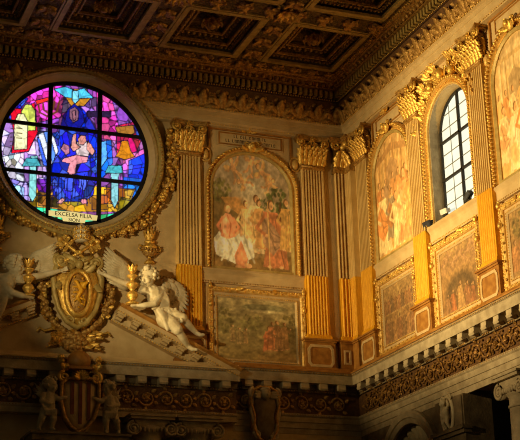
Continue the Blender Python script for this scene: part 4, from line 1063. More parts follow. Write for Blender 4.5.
# gilded garlands hanging around the round window
def garland(name, label, path, seed, group):
    t = thing(name, label, 'garland', BACK, path[0][0], .1, path[-1][1], group)
    x0, z0 = path[0][0], path[-1][1]; lv, fr = MB(), MB(); r = random.Random(seed)
    L = [(Vector(path[i+1])-Vector(path[i])).length for i in range(len(path)-1)]; tot = sum(L); n = int(tot/.13)
    for i in range(n):
        s_ = tot*(i+.5)/n; k = 0
        while s_ > L[k] and k < len(L)-1: s_ -= L[k]; k += 1
        A, B = Vector(path[k]), Vector(path[k+1]); p = A+(B-A)*(s_/L[k]); d = (B-A).normalized()
        th = .13+.09*abs(math.sin(i*.55))
        for j in range(4):
            a = r.uniform(0, 2*PI); lv.leaf((p.x-x0, -.08, p.y-z0), (math.cos(a)+d.x*.5, -.5*r.random(), math.sin(a)+d.y*.5), (0, -1, 0), th*r.uniform(1.1, 1.7), th*.9, .5, 2, 4)
        for j in range(3): fr.ball((p.x-x0+r.uniform(-th, th)*.7, -.15-.08*r.random(), p.y-z0+r.uniform(-th, th)*.7), r.uniform(.045, .085), nu=7, nv=5)
    lv.build('leaves', 'oldgilt', t); fr.build('flowers', 'gilt', t); return t
gp = [(-6.22, 18.4), (-6.1, 17.8), (-6.12, 17.2), (-6.17, 16.73), (-6.40, 16.2), (-6.66, 15.8), (-7.0, 15.28), (-7.6, 14.93), (-8.2, 14.78), (-8.6, 14.7)]
garland('leaf_garland', 'gilded leaf garland curving down the right side of the round window', gp, 3, 'gilded garlands around the round window')
garland('leaf_garland', 'gilded leaf garland curving around the lower left of the round window', [(2*RU-x, z) for x, z in gp[2:]], 8, 'gilded garlands around the round window')
# ------------------------------------------------------------------ broken pediment
def rake(label, mir):
    t = thing('raking_pediment', label, 'pediment', BACK, RU, 0, 10.9, 'halves of the broken pediment')
    A, B = (1.3, 1.62), (4.98, -.1); L = math.hypot(B[0]-A[0], B[1]-A[1]); dx, dz = (B[0]-A[0])/L, (B[1]-A[1])/L; nx, nz = -dz, dx
    def fin(mb, name, m, par):
        if mir: mb.mirror()
        return mb.build(name, m, par)
    fin(MB().sweep([A, B], [(0, .1), (0, .86), (-.05, .86), (-.09, .8), (-.09, .1)]), 'top_fillet', 'brown', t)
    co = fin(MB().sweep([A, B], [(-.09, .1), (-.09, .76), (-.22, .76), (-.24, .72), (-.24, .1)]), 'corona', 'cream', t)
    fin(MB().sweep([A, B], [(-.24, .1), (-.24, .45), (-.4, .42), (-.44, .4), (-.47, .4), (-.47, .1)]), 'bed_moulding', 'cream', t)
    n = 8
    for i in range(n):
        s_ = L*(i+.5)/n-.1; m_ = MB()
        def q(s, a): return (A[0]+dx*s+nx*a, A[1]+dz*s+nz*a)
        for (sa, sb, da, db, aa, ab) in ((s_-.13, s_+.13, .44, .72, -.29, -.24), (s_-.1, s_+.1, .44, .68, -.36, -.29), (s_-.1, s_+.1, .44, .56, -.42, -.36)):
            pts = [q(sa, aa), q(sb, aa), q(sb, ab), q(sa, ab)]
            V = [(x, -d, z) for d in (da, db) for x, z in pts]; m_.add(V, [(0, 1, 2, 3), (4, 5, 6, 7), (0, 1, 5, 4), (1, 2, 6, 5), (2, 3, 7, 6), (3, 0, 4, 7)], False)
        fin(m_, 'modillion', 'cream', t)
    b = MB(); p0, p1 = (A[0]+nx*-.455, A[1]+nz*-.455), (B[0]+nx*-.455, B[1]+nz*-.455); b.beads([p0, p1], .026, .085, .41)
    p0, p1 = (A[0]+nx*-.23, A[1]+nz*-.23), (B[0]+nx*-.23, B[1]+nz*-.23); b.beads([p0, p1], .022, .085, .76)
    fin(b, 'bead_rows', 'gilt', co)
    return t
rake('right half of the broken pediment, sloping down under the right reclining angel', False)
rake('left half of the broken pediment, sloping down to the left edge under the left angel', True)
ty = MB(); P = [(-5.0, 0), (-1.35, 1.3), (1.35, 1.3), (5.0, 0)]
ty.add([(x, -d, z) for d in (-.01, .16) for x, z in P], [(0, 1, 2, 3), (4, 5, 6, 7), (0, 1, 5, 4), (1, 2, 6, 5), (2, 3, 7, 6), (3, 0, 4, 7)], False)
struct('trim_11', ty, 'cream', BACK, 'plain plaster field between the halves of the broken pediment', 'pediment field', RU, 0, 10.9)

# ------------------------------------------------------------------ figures: one continuous surface per body
def frame_from(fwd, up=(0, 0, 1)):
    f = Vector(fwd).normalized(); u = Vector(up); u = (u-f*u.dot(f)).normalized(); r = f.cross(u)
    return Matrix((r, f, u)).transposed()          # columns: right, forward, up
def head(mb, c, s, fwd, up=(0, 0, 1), child=False):
    R = frame_from(fwd, up); c = Vector(c)
    def b(x, y, z, rx, ry, rz): mb.ball(c+R@Vector((x, y, z))*s, (rx*s, ry*s, rz*s), R, 12, 9)
    b(0, -.06, .12, .42, .5, .42); b(0, .08, -.12, .34, .36, .42); b(0, .2, -.42, .17, .17, .13)
    b(0, .46, -.12, .07, .12, .1); b(0, .4, .02, .06, .08, .16); b(.16, .36, .06, .14, .1, .045); b(-.16, .36, .06, .14, .1, .045)
    b(.2, .32, -.16, .13, .12, .14); b(-.2, .32, -.16, .13, .12, .14); b(0, .4, -.27, .12, .08, .03); b(0, .39, -.33, .1, .08, .035)
    b(.41, 0, -.06, .05, .1, .14); b(-.41, 0, -.06, .05, .1, .14)
    b(.15, .385, -.03, .055, .035, .04); b(-.15, .385, -.03, .055, .035, .04)
def curls(c, s, fwd, up=(0, 0, 1), n=70, seed=1, low=-.3, r0=.13):
    mb = MB(); R = frame_from(fwd, up); c = Vector(c); r = random.Random(seed)
    mb.ball(c+R@Vector((0, -.1, .16))*s, (.46*s, .48*s, .44*s), R, 12, 9)
    for i in range(n):
        a = r.uniform(0, 2*PI); z = r.uniform(low, 1); q = math.sqrt(max(0, 1-z*z)); x, y = q*math.cos(a), q*math.sin(a)
        if y > .2 and z < .62: continue
        mb.ball(c+R@Vector((x*.47, y*.52-.06, z*.5+.1))*s, r0*s*r.uniform(.7, 1.2), nu=7, nv=5)
    return mb
def hand(mb, p, fwd, palm, L, curl=.5, thumb=1):
    # palm block, four unequal curled fingers, thumb from the side of the palm
    R = frame_from(fwd, palm); p = Vector(p)
    def W(x, y, z): return p+R@Vector((x, y, z))*L
    mb.ball(W(0, .28, 0), (.2*L, .3*L, .1*L), R, 10, 7)
    for i, (x, ln) in enumerate(((-.17, .42), (-.06, .48), (.06, .45), (.16, .36))):
        a = W(x, .5, 0); b = W(x*1.25, .5+ln*.5, .02+curl*.08); c = W(x*1.3, .5+ln*(.95-.25*curl), .05+curl*.3)
        mb.cap(a, b, .06*L, .055*L, 8); mb.cap(b, c, .055*L, .042*L, 8)
    x = .2*thumb; mb.cap(W(x*.7, .15, .02), W(x*1.7, .36, .08), .07*L, .06*L, 8); mb.cap(W(x*1.7, .36, .08), W(x*1.75, .58, .14), .06*L, .045*L, 8)
def limb(mb, pts, rad):
    for i in range(len(pts)-1): mb.cap(pts[i], pts[i+1], rad[i], rad[i+1], 12)
def body(mb, name, m, parent, voxel=.022, smooth=4):
    o = mb.build(name, m, parent)
    r = o.modifiers.new('join', 'REMESH'); r.mode = 'VOXEL'; r.voxel_size = voxel; r.use_smooth_shade = True
    s = o.modifiers.new('relax', 'SMOOTH'); s.factor = .5; s.iterations = smooth
    return o
def wing(root, fans, th=.05):
    # fans: list of (angle, length, width) feathers from a curved leading edge
    mb = MB()
    for (px, pd, pz, a, L, W) in fans:
        d = Vector((math.cos(a), -.06, math.sin(a))); mb.leaf((px, -pd, pz), d, (0, -1, 0), L, W, .12, 1, 6, .16)
    return mb
def angel(label, mir, du=0.):
    U, O, Z = -6.5, .8, 11.9
    t = thing('angel_statue', label, 'statue', BACK, (2*RU-U+du) if mir else U, O, Z, 'reclining angels on the broken pediment')
    def p(u, o, z):
        return Vector((-(u-U) if mir else (u-U), -(o-O), z-Z))
    hd = Vector((1 if mir else -1, -.55, -.12)) if mir else Vector((-1, -.7, -.3))
    mb = MB(); sx = -1 if mir else 1
    # trunk
    limb(mb, [p(-6.52, .8, 12.16), p(-6.66, .8, 12.42), p(-6.86, .84, 12.78), p(-6.93, .84, 12.95)], [.27, .22, .25, .2])
    mb.ball(p(-6.84, .94, 12.8), (.27, .18, .24)); limb(mb, [p(-6.93, .84, 12.98), p(-7.02, .88, 13.18)], [.11, .1])
    limb(mb, [p(-7.16, .8, 12.98), p(-6.68, .84, 12.96)], [.15, .15])
    head(mb, p(-7.08, .92, 13.3), .52, hd)
    # arm reaching to the shield
    limb(mb, [p(-7.18, .8, 12.99), p(-7.5, .84, 13.05), p(-7.82, .84, 13.12), p(-8.15, .82, 13.24), p(-8.36, .82, 13.32)], [.14, .11, .095, .085, .06])
    hand(mb, p(-8.36, .82, 13.32), (-sx, 0, .35), (0, -1, .2), .3, .4, 1)
    # arm steadying the candlestick
    limb(mb, [p(-6.66, .88, 12.94), p(-6.78, 1.02, 12.7), p(-6.96, 1.14, 12.48), p(-7.25, 1.1, 12.42), p(-7.42, 1.04, 12.42)], [.15, .12, .1, .085, .06])
    hand(mb, p(-7.42, 1.04, 12.42), (-sx, .15, .05), (0, 1, .4), .28, .8, -1)
    # legs: draped thighs, bare shins and feet
    limb(mb, [p(-6.6, .9, 12.1), p(-6.45, 1.14, 11.9), p(-6.3, 1.24, 11.72)], [.25, .22, .16]); limb(mb, [p(-6.3, 1.24, 11.72), p(-6.1, 1.14, 11.5), p(-5.9, 1.02, 11.3)], [.125, .115, .07])
    limb(mb, [p(-5.9, 1.02, 11.3), p(-5.82, 1.14, 11.2), p(-5.72, 1.2, 11.18)], [.075, .065, .045])
    limb(mb, [p(-6.45, .86, 12.14), p(-6.25, 1.02, 12.16), p(-6.1, 1.1, 12.12)], [.25, .2, .15]); limb(mb, [p(-6.1, 1.1, 12.12), p(-5.86, .98, 11.94), p(-5.62, .9, 11.76)], [.12, .11, .07])
    limb(mb, [p(-5.62, .9, 11.76), p(-5.54, 1.0, 11.68), p(-5.44, 1.04, 11.68)], [.07, .062, .045])
    # folds of the tunic and skirt
    r = random.Random(3)
    for k in range(9):
        f_ = k/8; a = p(-7.05+.42*f_, .98, 12.98-.05*f_); b = p(-6.85+.3*f_, 1.06, 12.66); c = p(-6.78+.28*f_, 1.0, 12.34)
        limb(mb, [a, b, c], [.05, .07, .06])
    for k in range(12):
        f_ = k/11; a = p(-6.86+.5*f_, 1.0, 12.36+.04*math.sin(k)); b = p(-6.72+.52*f_, 1.22-.1*f_, 12.02); c = p(-6.6+.42*f_+.05*math.sin(k*2), 1.22, 11.72+.3*f_)
        limb(mb, [a, b, c], [.05, .075, .06])
    for k in range(7):
        limb(mb, [p(-6.98+.1*k, 1.03, 12.36+.03*math.sin(k*1.7)), p(-6.9+.1*k, 1.05, 12.36+.03*math.cos(k))], [.05, .05])
    for q in (-7.2, -6.64): mb.ball(p(q, .86, 12.95), (.18, .17, .16)); limb(mb, [p(q-.12, .95, 12.86), p(q+.12, .98, 12.84)], [.045, .045])
    body(mb, 'body', 'marble', t, .018, 2)
    hair = curls(p(-7.08, .92, 13.3), .55, hd, seed=5); hair.build('hair', 'marble', t)
    # far wing: spread up behind the reaching arm; near wing folded down behind the back
    fans = []
    for k in range(12):
        q = k/11; a = math.radians(118+66*q); fans.append((0, 0, 0, a, 1.36-.42*q, .24))
    def wg(rootp, angs, name, lens, W, seed):
        o_, m_ = MB(), MB(); base = p(*rootp)
        for k, (adeg, L) in enumerate(zip(angs, lens)):
            a = math.radians(adeg); dx = math.cos(a)*(sx); dz = math.sin(a)
            for (s0, l, w, dd) in ((.28, L*.78, W, .0), (.12, L*.5, W*.9, .05), (0., L*.3, W*.8, .09)):
                st = base+Vector((dx, 0, dz))*(L*s0)+Vector((0, -dd-.004*k, 0))
                (o_ if dd == 0 else m_).leaf(st, (dx, -.04, dz), (0, -1, 0), l, w, .08, 1, 6, .14)
        ed = [base+Vector((math.cos(math.radians(angs[0]+6*(1-i/6)*0))*sx, 0, math.sin(math.radians(angs[0]))))*(lens[0]*.8*i/6)+Vector((0, -.08, .05*math.sin(PI*i/6))) for i in range(7)]
        o_.tube(ed, [.09, .09, .085, .075, .06, .05, .03], 8)
        w_ = o_.build(name, 'marble', t); m_.build('covert_feathers', 'marble', w_)
    n = 12
    wg((-7.22, .5, 13.2), [136+46*k/(n-1) for k in range(n)], 'wing', [1.45-.5*k/(n-1) for k in range(n)], .34, 1)
    wg((-6.5, .42, 13.32), [12-80*k/(n-1) for k in range(n)], 'wing', [.42+.8*(k/(n-1))**.8 for k in range(n)], .3, 2)
    return t
angel('pale marble angel reclining on the right slope of the broken pediment', False)
angel('pale marble angel on the left slope of the broken pediment, cut by the left edge', True, .22)

# candlesticks and urn
def candlestick(label, u, o, z, h):
    t = thing('candlestick', label, 'candlestick', BACK, u, o, z, 'gilded candlesticks held by the angels')
    P = [(.17, 0), (.17, .05), (.1, .08), (.06, .12), (.13, .2), (.15, .27), (.12, .35), (.05, .4), (.08, .45), (.14, .54), (.15, .6), (.1, .66), (.05, .7), (.07, .76), (.13, .82), (.14, .86), (.05, .88)]
    k = h/1.24
    MB().lathe([(r*1.15, zz*k) for r, zz in P], n=16).build('stem', 'gilt', t)
    l = MB()
    for zz, n, L in ((.2, 8, .16), (.5, 8, .18), (.78, 8, .12)):
        for i in range(n): a = 2*PI*i/n; l.leaf((.07*math.cos(a), .07*math.sin(a), zz*k), (.7*math.cos(a), .7*math.sin(a), 1), (math.cos(a), math.sin(a), 0), L, .1, .5, 2, 4)
    l.build('leaves', 'gilt', t)
    f = MB()
    for i in range(7): a = 2*PI*i/7; f.leaf((.04*math.cos(a), .04*math.sin(a), .88*k), (.25*math.cos(a), .25*math.sin(a), 1), (math.cos(a), math.sin(a), 0), .36*k, .12, .2, 2, 5)
    f.ball((0, 0, .97*k), (.07, .07, .13)); f.build('flame', 'gilt', t); return t
candlestick('gilded flaming candlestick held by the right angel', -7.6, 1.0, 12.44, 1.26)
candlestick('gilded flaming candlestick held by the left angel', -10.62, .95, 12.44, 1.18)
t = thing('flaming_urn', 'gilded flaming urn standing alone on the ledge beside the fluted pilaster', 'urn', BACK, -6.82, .16, 14.04)
MB().lathe([(.2, -.06), (.2, 0), (.16, .03), (.08, .08), (.06, .14), (.1, .2), (.24, .34), (.3, .46), (.3, .52), (.2, .58), (.16, .62), (.2, .66), (.2, .7), (.08, .72)], n=18, sy=.75).build('bowl', 'gilt', t)
h = MB()
for s_ in (-1, 1): h.tube([(s_*.27, 0, .5), (s_*.4, 0, .56), (s_*.42, 0, .42), (s_*.3, 0, .36)], [.03, .035, .03, .025], 7); h.build
h.build('handles', 'gilt', t)
f = MB()
for i in range(9): a = 2*PI*i/9; f.leaf((.08*math.cos(a), .06*math.sin(a), .68), (.35*math.cos(a), .3*math.sin(a), 1), (math.cos(a), math.sin(a), 0), .42, .18, .1, 3, 5)
for i in range(5): a = 2*PI*i/5; f.leaf((.03*math.cos(a), .03*math.sin(a), .8), (.15*math.cos(a), .15*math.sin(a), 1), (math.cos(a), math.sin(a), 0), .45, .12, .1, 3, 5)
f.build('flame', 'gilt', t)
g = MB()
for i in range(12): a = 2*PI*i/12; g.leaf((.1*math.cos(a), .08*math.sin(a), .16), (.8*math.cos(a), .6*math.sin(a), 1), (math.cos(a), math.sin(a), 0), .3, .12, .2, 1, 4)
for i in range(9): g.ball((.29*math.cos(PI+PI*i/8), .22*math.sin(PI+PI*i/8)-.02, .44-.06*math.sin(PI*i/8)), .05, nu=6, nv=5)
g.build('gadroons', 'oldgilt', t); t['group'] = 'flaming urns beside the round window'; t.scale = (.8, .85, .94)
dup(t, BACK, -11.4, .16, 14.04, 'gilded flaming urn cut by the left edge of the picture, above the left angel')

# ------------------------------------------------------------------ papal coat of arms
CX, CO, CZ0 = -9.12, .55, 11.8
t = thing('coat_of_arms', 'large gilded papal coat of arms with tiara and crossed keys below the round window', 'coat of arms', BACK, CX, CO, CZ0)
def L2(x, z): return (x-CX, z-CZ0)
out = [(-9.12, 11.8), (-8.85, 11.95), (-8.62, 12.3), (-8.5, 12.75), (-8.47, 13.2), (-8.56, 13.5), (-8.78, 13.62), (-9.12, 13.58), (-9.46, 13.62), (-9.7, 13.5), (-9.78, 13.2), (-9.74, 12.75), (-9.62, 12.3), (-9.39, 11.95)]
out = [L2(*q) for q in out]; k = len(out)
pl = MB(); pl.add([(x, .3, z) for x, z in out]+[(x, -.02, z) for x, z in out]+[(x*.8, -.14, (z-.95)*.8+.95) for x, z in out], [tuple(range(k)), tuple(range(2*k, 3*k))]+[(i, (i+1) % k, k+(i+1) % k, k+i) for i in range(k)]+[(k+i, k+(i+1) % k, 2*k+(i+1) % k, 2*k+i) for i in range(k)])
sh = pl.build('shield', 'gilt', t)
MB().sweep(out, [(.04, 0), (.0, .12), (-.08, .14), (-.12, .06), (-.1, 0)], closed=True, smooth=True).build('shield_border', 'fillet', sh)
ov = [(.3*math.cos(2*PI*i/32), .98+.56*math.sin(2*PI*i/32)*(1 if math.sin(2*PI*i/32) > 0 else 1.15)) for i in range(32)]
e = MB(); e.ball((0, -.1, .95), (.3, .16, .6), nu=18, nv=12); e.build('field', 'oldgilt', sh)
MB().sweep(ov, [(.02, .1), (.0, .24), (-.06, .26), (-.12, .2), (-.14, .1)], closed=True, smooth=True).build('oval_moulding', 'gilt', sh)
d = MB()   # rampant winged beast and small stars in relief
d.tube([(.06, -.27, .62), (-.06, -.29, .78), (.06, -.3, .98), (-.03, -.29, 1.14), (-.1, -.28, 1.26), (-.16, -.27, 1.24)], [.03, .06, .075, .06, .05, .03], 8); d.leaf((.0, -.28, 1.05), (.8, -.1, .7), (0, -1, 0), .34, .2, .2, 3, 5)
for a, b_ in (((.0, .95), (-.18, .92)), ((.02, 1.08), (-.18, 1.1)), ((.0, .8), (-.14, .66)), ((.03, .78), (.16, .7))): d.tube([(a[0], -.28, a[1]), (b_[0], -.26, b_[1])], [.035, .025], 6)
d.tube([(.05, -.27, .62), (.16, -.25, .55), (.18, -.25, .72), (.12, -.26, .8)], [.03, .025, .02, .012], 6)
for x, z in ((.14, .85), (-.14, 1.4), (.1, 1.36), (-.16, .8), (.0, .5)): d.ball((x, -.24, z), (.035, .03, .035), nu=6, nv=4)
d.build('beast_relief', 'goldpaint', sh)
v = MB()
for s_ in (-1, 1):
    v.spiral((s_*.52, 1.9), .2, .03, 1.8, PI/2-.3*s_, .08, .05, -s_, 8, 26, .16); v.ball((s_*.52, -.16, 1.9), .07)
    v.tube([(s_*.45, -.08, 2.08), (s_*.2, -.12, 1.98), (0, -.16, 1.86)], [.08, .09, .1], 8); v.tube([(s_*.66, -.04, 1.8), (s_*.72, -.06, 1.4), (s_*.68, -.06, .9), (s_*.5, -.06, .4), (s_*.25, -.08, .12)], [.06, .08, .07, .06, .05], 8)
    v.spiral((s_*.2, .14), .14, .03, 1.5, PI, .05, .08, s_, 6, 18); v.leaf((s_*.2, -.12, 1.6), (s_*.9, -.3, .6), (0, -1, 0), .45, .24, .5, 3, 6); v.leaf((s_*.5, -.1, 1.3), (s_*.4, -.3, -.9), (0, -1, 0), .5, .22, .4, 2, 6)
for kx in range(7): a = PI*(kx+.5)/7; v.leaf((.1*math.cos(a), -.14, 1.7+.05*math.sin(a)), (math.cos(a), -.3, math.sin(a)), (0, -1, 0), .3, .15, .4, 1, 5)
v.ball((0, -.24, 1.78), (.12, .1, .14)); v.build('scrollwork', 'fillet', t)
ti = MB(); ti.lathe([(.16, 2.5), (.21, 2.56), (.215, 2.7), (.2, 2.86), (.16, 2.95), (.09, 3.02), (.03, 3.04)], (.07, -.12, 0), 20)
tia = ti.build('tiara', 'marble', t); c3 = MB()
for z, r in ((2.56, .22), (2.7, .225), (2.85, .21)):
    for i in range(20): a = 2*PI*i/20; c3.ball((.07+r*math.cos(a), -.12+r*math.sin(a), z), (.032, .032, .032), nu=6, nv=4)
    for i in range(10): a = 2*PI*i/10; c3.leaf((.07+r*math.cos(a), -.12+r*math.sin(a), z), (.2*math.cos(a), .2*math.sin(a), 1), (math.cos(a), math.sin(a), 0), .11, .07, .2, 1, 3)
c3.ball((.07, -.12, 3.05), .04); c3.build('crowns', 'gilt', tia)
for s_ in (-1, 1):
    q = MB(); A = Vector((-s_*.42, -.06-.06*(s_ > 0), 1.86)); B = Vector((s_*.5, -.06-.06*(s_ > 0), 2.52)); d_ = (B-A).normalized(); n_ = Vector((-d_.z, 0, d_.x))
    q.tube([A, B], .055, 8); q.spiral((A.x-.08*d_.x, A.z-.08*d_.z), .13, .11, 1, 0, .04, -A.y, 1, 7, 20)
    for f_ in (.2, .5, .86): q.ball(A+(B-A)*f_, .075, nu=8, nv=6)
    for f_ in (.78, .9, 1.0):
        c_ = A+(B-A)*f_
        for g in (-1, 1): q.obox(c_+n_*g*.13, (.1, .08, .16), frame_from((0, 1, 0), n_)); q.ball(c_+n_*g*.2, .055, nu=6, nv=5)
    q.ball(B+d_*.06, .09); q.build('key', 'gilt', t)

# fruit festoon behind the shield
t = thing('fruit_festoon', 'gilded fruit and leaf festoon wreathing the coat of arms and hanging beneath it', 'festoon', BACK, -9.12, .18, 10.95)
fr, lv = MB(), MB(); r = random.Random(12)
path = [(.72, 2.35), (.96, 2.05), (.98, 1.7), (.85, 1.3), (.6, .95), (.3, .7), (0, .6)]
for s_ in (-1, 1):
    for i in range(len(path)-1):
        (x0, z0), (x1, z1) = path[i], path[i+1]
        for j in range(20):
            q = r.random(); w_ = r.uniform(-.17, .17)*(1-.04*i); x = s_*(x0+(x1-x0)*q+w_*.8); z = z0+(z1-z0)*q+w_*.5
            fr.ball((x, -.1-.16*r.random(), z), r.uniform(.05, .095), nu=8, nv=6)
        for j in range(5):
            q = r.random(); a = r.uniform(0, 2*PI); lv.leaf((s_*(x0+(x1-x0)*q), -.12, z0+(z1-z0)*q), (math.cos(a), -.4, math.sin(a)), (0, -1, 0), .3, .17, .4, 2, 5)
for i in range(70):
    a = r.uniform(0, 2*PI); q = math.sqrt(r.random()); z = .45+.32*q*math.sin(a); fr.ball((.34*q*math.cos(a), -.2-.16*(1-q), z), r.uniform(.05, .1), nu=8, nv=6)
for i in range(46):
    z = r.uniform(0, .3); w_ = .12+.25*z; fr.ball((r.uniform(-w_, w_)+.05, -.15-.15*r.random(), z), r.uniform(.045, .08), nu=7, nv=5)
for s_ in (-1, 1):
    for i in range(16): lv.leaf((s_*r.uniform(.2, .55), -.15, .7-r.random()*.35), (s_*r.uniform(.6, 1.2), -.25, r.uniform(-.7, .3)), (0, -1, 0), r.uniform(.3, .5), .16, .5, 3, 5)
fr.build('fruit', 'oldgilt', t); lv.build('leaves', 'gilt', t)
rb = MB()
for s_ in (-1, 1):
    rb.tube([(s_*.3, -.12, .75), (s_*.62, -.16, .8), (s_*.86, -.12, .72), (s_*1.0, -.12, .8), (s_*1.1, -.12, .68)], [.03, .05, .04, .045, .02], 6, True, .5)
    rb.tube([(s_*.35, -.12, .5), (s_*.6, -.14, .42), (s_*.66, -.14, .3), (s_*.82, -.12, .24)], [.03, .045, .04, .015], 6, True, .5)
rb.build('ribbons', 'gilt', t)

# ------------------------------------------------------------------ second coat of arms with two putti, on the shadowed cornice
t = thing('coat_of_arms', 'dim striped coat of arms with domed helmet on the dark cornice between two putti', 'coat of arms', BACK, -9.1, .92, 8.7)
P = [(-.48, 1.3), (-.36, 1.42), (.38, 1.44), (.5, 1.34), (.5, .8), (.38, .4), (.18, .14), (.0, .02), (-.2, .14), (-.38, .4), (-.48, .8)]; k = len(P)
b = MB(); b.add([(x, .25, z) for x, z in P]+[(x, -.02, z) for x, z in P]+[(x*.7, -.1, (z-.8)*.8+.8) for x, z in P], [tuple(range(k)), tuple(range(2*k, 3*k))]+[(i, (i+1) % k, k+(i+1) % k, k+i) for i in range(k)]+[(k+i, k+(i+1) % k, 2*k+(i+1) % k, 2*k+i) for i in range(k)]); sh = b.build('shield', 'cream', t)
for x, z0, z1 in ((-.27, .46, 1.36), (-.04, .2, 1.38), (.2, .32, 1.38)):
    MB().box(x, x+.1, .08, .125, z0, z1).build('stripe', 'panel', sh)
MB().sweep(P, [(0, -.05), (0, .14), (.08, .16), (.1, -.05)], closed=True, smooth=True).build('shield_border', 'oldgilt', sh)
b = MB(); b.ball((-.02, 0, 1.98), (.34, .3, .32), nu=18, nv=12); b.box(-.36, .32, -.2, .25, 1.72, 1.8); b.build('helmet_dome', 'brown', t)
b = MB()
for i in range(9): a = PI*(i+.5)/9; b.leaf((0, -.2, 1.46), (math.cos(a), -.2, math.sin(a)), (0, -1, 0), .3, .14, .4, 1, 5)
for s_ in (-1, 1):
    b.spiral((s_*.46, 1.5), .16, .03, 1.6, PI/2, .06, .1, -s_, 7, 20); b.ball((s_*.4, -.1, 1.8), .1); b.leaf((s_*.34, -.1, 1.7), (s_, -.2, .6), (0, -1, 0), .4, .2, .5, 3, 5)
    for i in range(8): b.ball((s_*(.5+.1*r.random()), -.1*r.random(), 1.85+.25*r.random()), .07, nu=7, nv=5)
b.build('scrollwork', 'gilt', t)
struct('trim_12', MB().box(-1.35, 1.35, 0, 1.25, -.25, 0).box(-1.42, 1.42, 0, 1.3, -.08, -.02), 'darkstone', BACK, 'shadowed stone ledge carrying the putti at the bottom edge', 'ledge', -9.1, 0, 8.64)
def putto_statue(label, mir):
    u = -8.22 if not mir else -9.98
    t = thing('putto_statue', label, 'statue', BACK, u, .95, 8.64, 'stone putti beside the striped coat of arms')
    s_ = -1 if not mir else 1; mb = MB()     # s_: direction towards the shield
    def p(x, y, z): return (s_*x, -y, z)
    limb(mb, [p(.02, 0, .62), p(0, .04, .8), p(.02, 0, .98)], [.19, .19, .17]); mb.ball(p(.03, .1, .72), (.16, .14, .16))
    limb(mb, [p(.03, 0, 1.06), p(.05, .02, 1.16)], [.09, .08]); head(mb, p(.07, .03, 1.3), .38, (s_*.8, -.6, -.1))
    limb(mb, [p(.1, .02, 1.03), p(.28, .08, .92), p(.44, .1, .98)], [.09, .075, .05]); hand(mb, p(.44, .1, .98), (s_, 0, .2), (0, -1, 0), .17, .5)
    limb(mb, [p(-.12, .02, 1.03), p(-.2, .12, .84), p(.02, .2, .76)], [.09, .075, .05]); hand(mb, p(.02, .2, .76), (s_, -.2, 0), (0, 0, 1), .17, .6, -1)
    limb(mb, [p(.08, .02, .6), p(.14, .1, .36), p(.1, .04, .1)], [.135, .1, .06]); limb(mb, [p(.1, .04, .08), p(.16, .16, .05)], [.06, .045])
    limb(mb, [p(-.08, 0, .6), p(-.18, .08, .36), p(-.26, -.02, .12)], [.135, .1, .06]); limb(mb, [p(-.26, -.02, .08), p(-.22, .1, .05)], [.06, .045])
    for k in range(6): limb(mb, [p(-.18+.07*k, .16, .72-.02*k), p(-.12+.06*k, .2, .58), p(-.1+.06*k, .17, .46)], [.03, .04, .03])
    body(mb, 'body', 'stone', t, .02, 3); curls(p(.07, .03, 1.3), .4, (s_*.8, -.6, -.1), n=50, seed=4).build('hair', 'stone', t)
    w_ = MB()
    for k in range(7): a = math.radians(60+16*k); w_.leaf((-s_*.08, .08, 1.0), (-s_*abs(math.cos(a))-.0, .15, math.sin(a)*.8), (0, -1, 0), .5-.03*k, .12, .1, 1, 5)
    w_.build('wing', 'stone', t); return t
putto_statue('dim stone putto standing at the right of the striped coat of arms', False)
putto_statue('dim stone putto standing at the left of the striped coat of arms', True)

# cartouche hanging on the shadowed frieze
t = thing('cartouche', 'dim stone scroll cartouche hung on the dark frieze below the landscape painting', 'cartouche', BACK, -3.3, .02, 8.75)
P = [(0, 0), (.2, .12), (.34, .4), (.32, .8), (.42, 1.15), (.34, 1.5), (.16, 1.6), (-.16, 1.6), (-.34, 1.5), (-.42, 1.15), (-.32, .8), (-.34, .4), (-.2, .12)]; k = len(P)
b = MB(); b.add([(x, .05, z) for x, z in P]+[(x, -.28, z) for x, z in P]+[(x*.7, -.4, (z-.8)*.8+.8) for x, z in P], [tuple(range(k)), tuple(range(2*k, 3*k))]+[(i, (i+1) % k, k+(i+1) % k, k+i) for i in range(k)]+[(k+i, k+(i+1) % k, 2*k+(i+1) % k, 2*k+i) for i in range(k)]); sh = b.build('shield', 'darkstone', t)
MB().sweep(P, [(.03, .2), (0, .4), (-.06, .42), (-.1, .3), (-.06, .1)], closed=True, smooth=True).build('rim', 'oldgilt', sh)
b = MB(); b.ball((0, -.44, 1.42), (.15, .14, .18), nu=10, nv=8); b.ball((0, -.57, 1.38), (.03, .04, .04)); b.ball((0, -.42, 1.55), (.17, .14, .08))
for s_ in (-1, 1):
    b.spiral((s_*.36, 1.45), .15, .03, 1.6, PI/2, .055, .36, -s_, 7, 20); b.spiral((s_*.28, .2), .12, .03, 1.6, PI, .05, .34, s_, 7, 18)
    for kx in range(3): b.leaf((s_*.12, -.42, 1.38), (s_, -.2, .4-.4*kx), (0, -1, 0), .34, .14, .3, 1, 5)
    b.tube([(s_*.38, -.36, 1.3), (s_*.46, -.34, .9), (s_*.36, -.36, .5), (s_*.26, -.36, .25)], [.04, .06, .05, .03], 7)
b.build('cherub_scrollwork', 'stone', t)

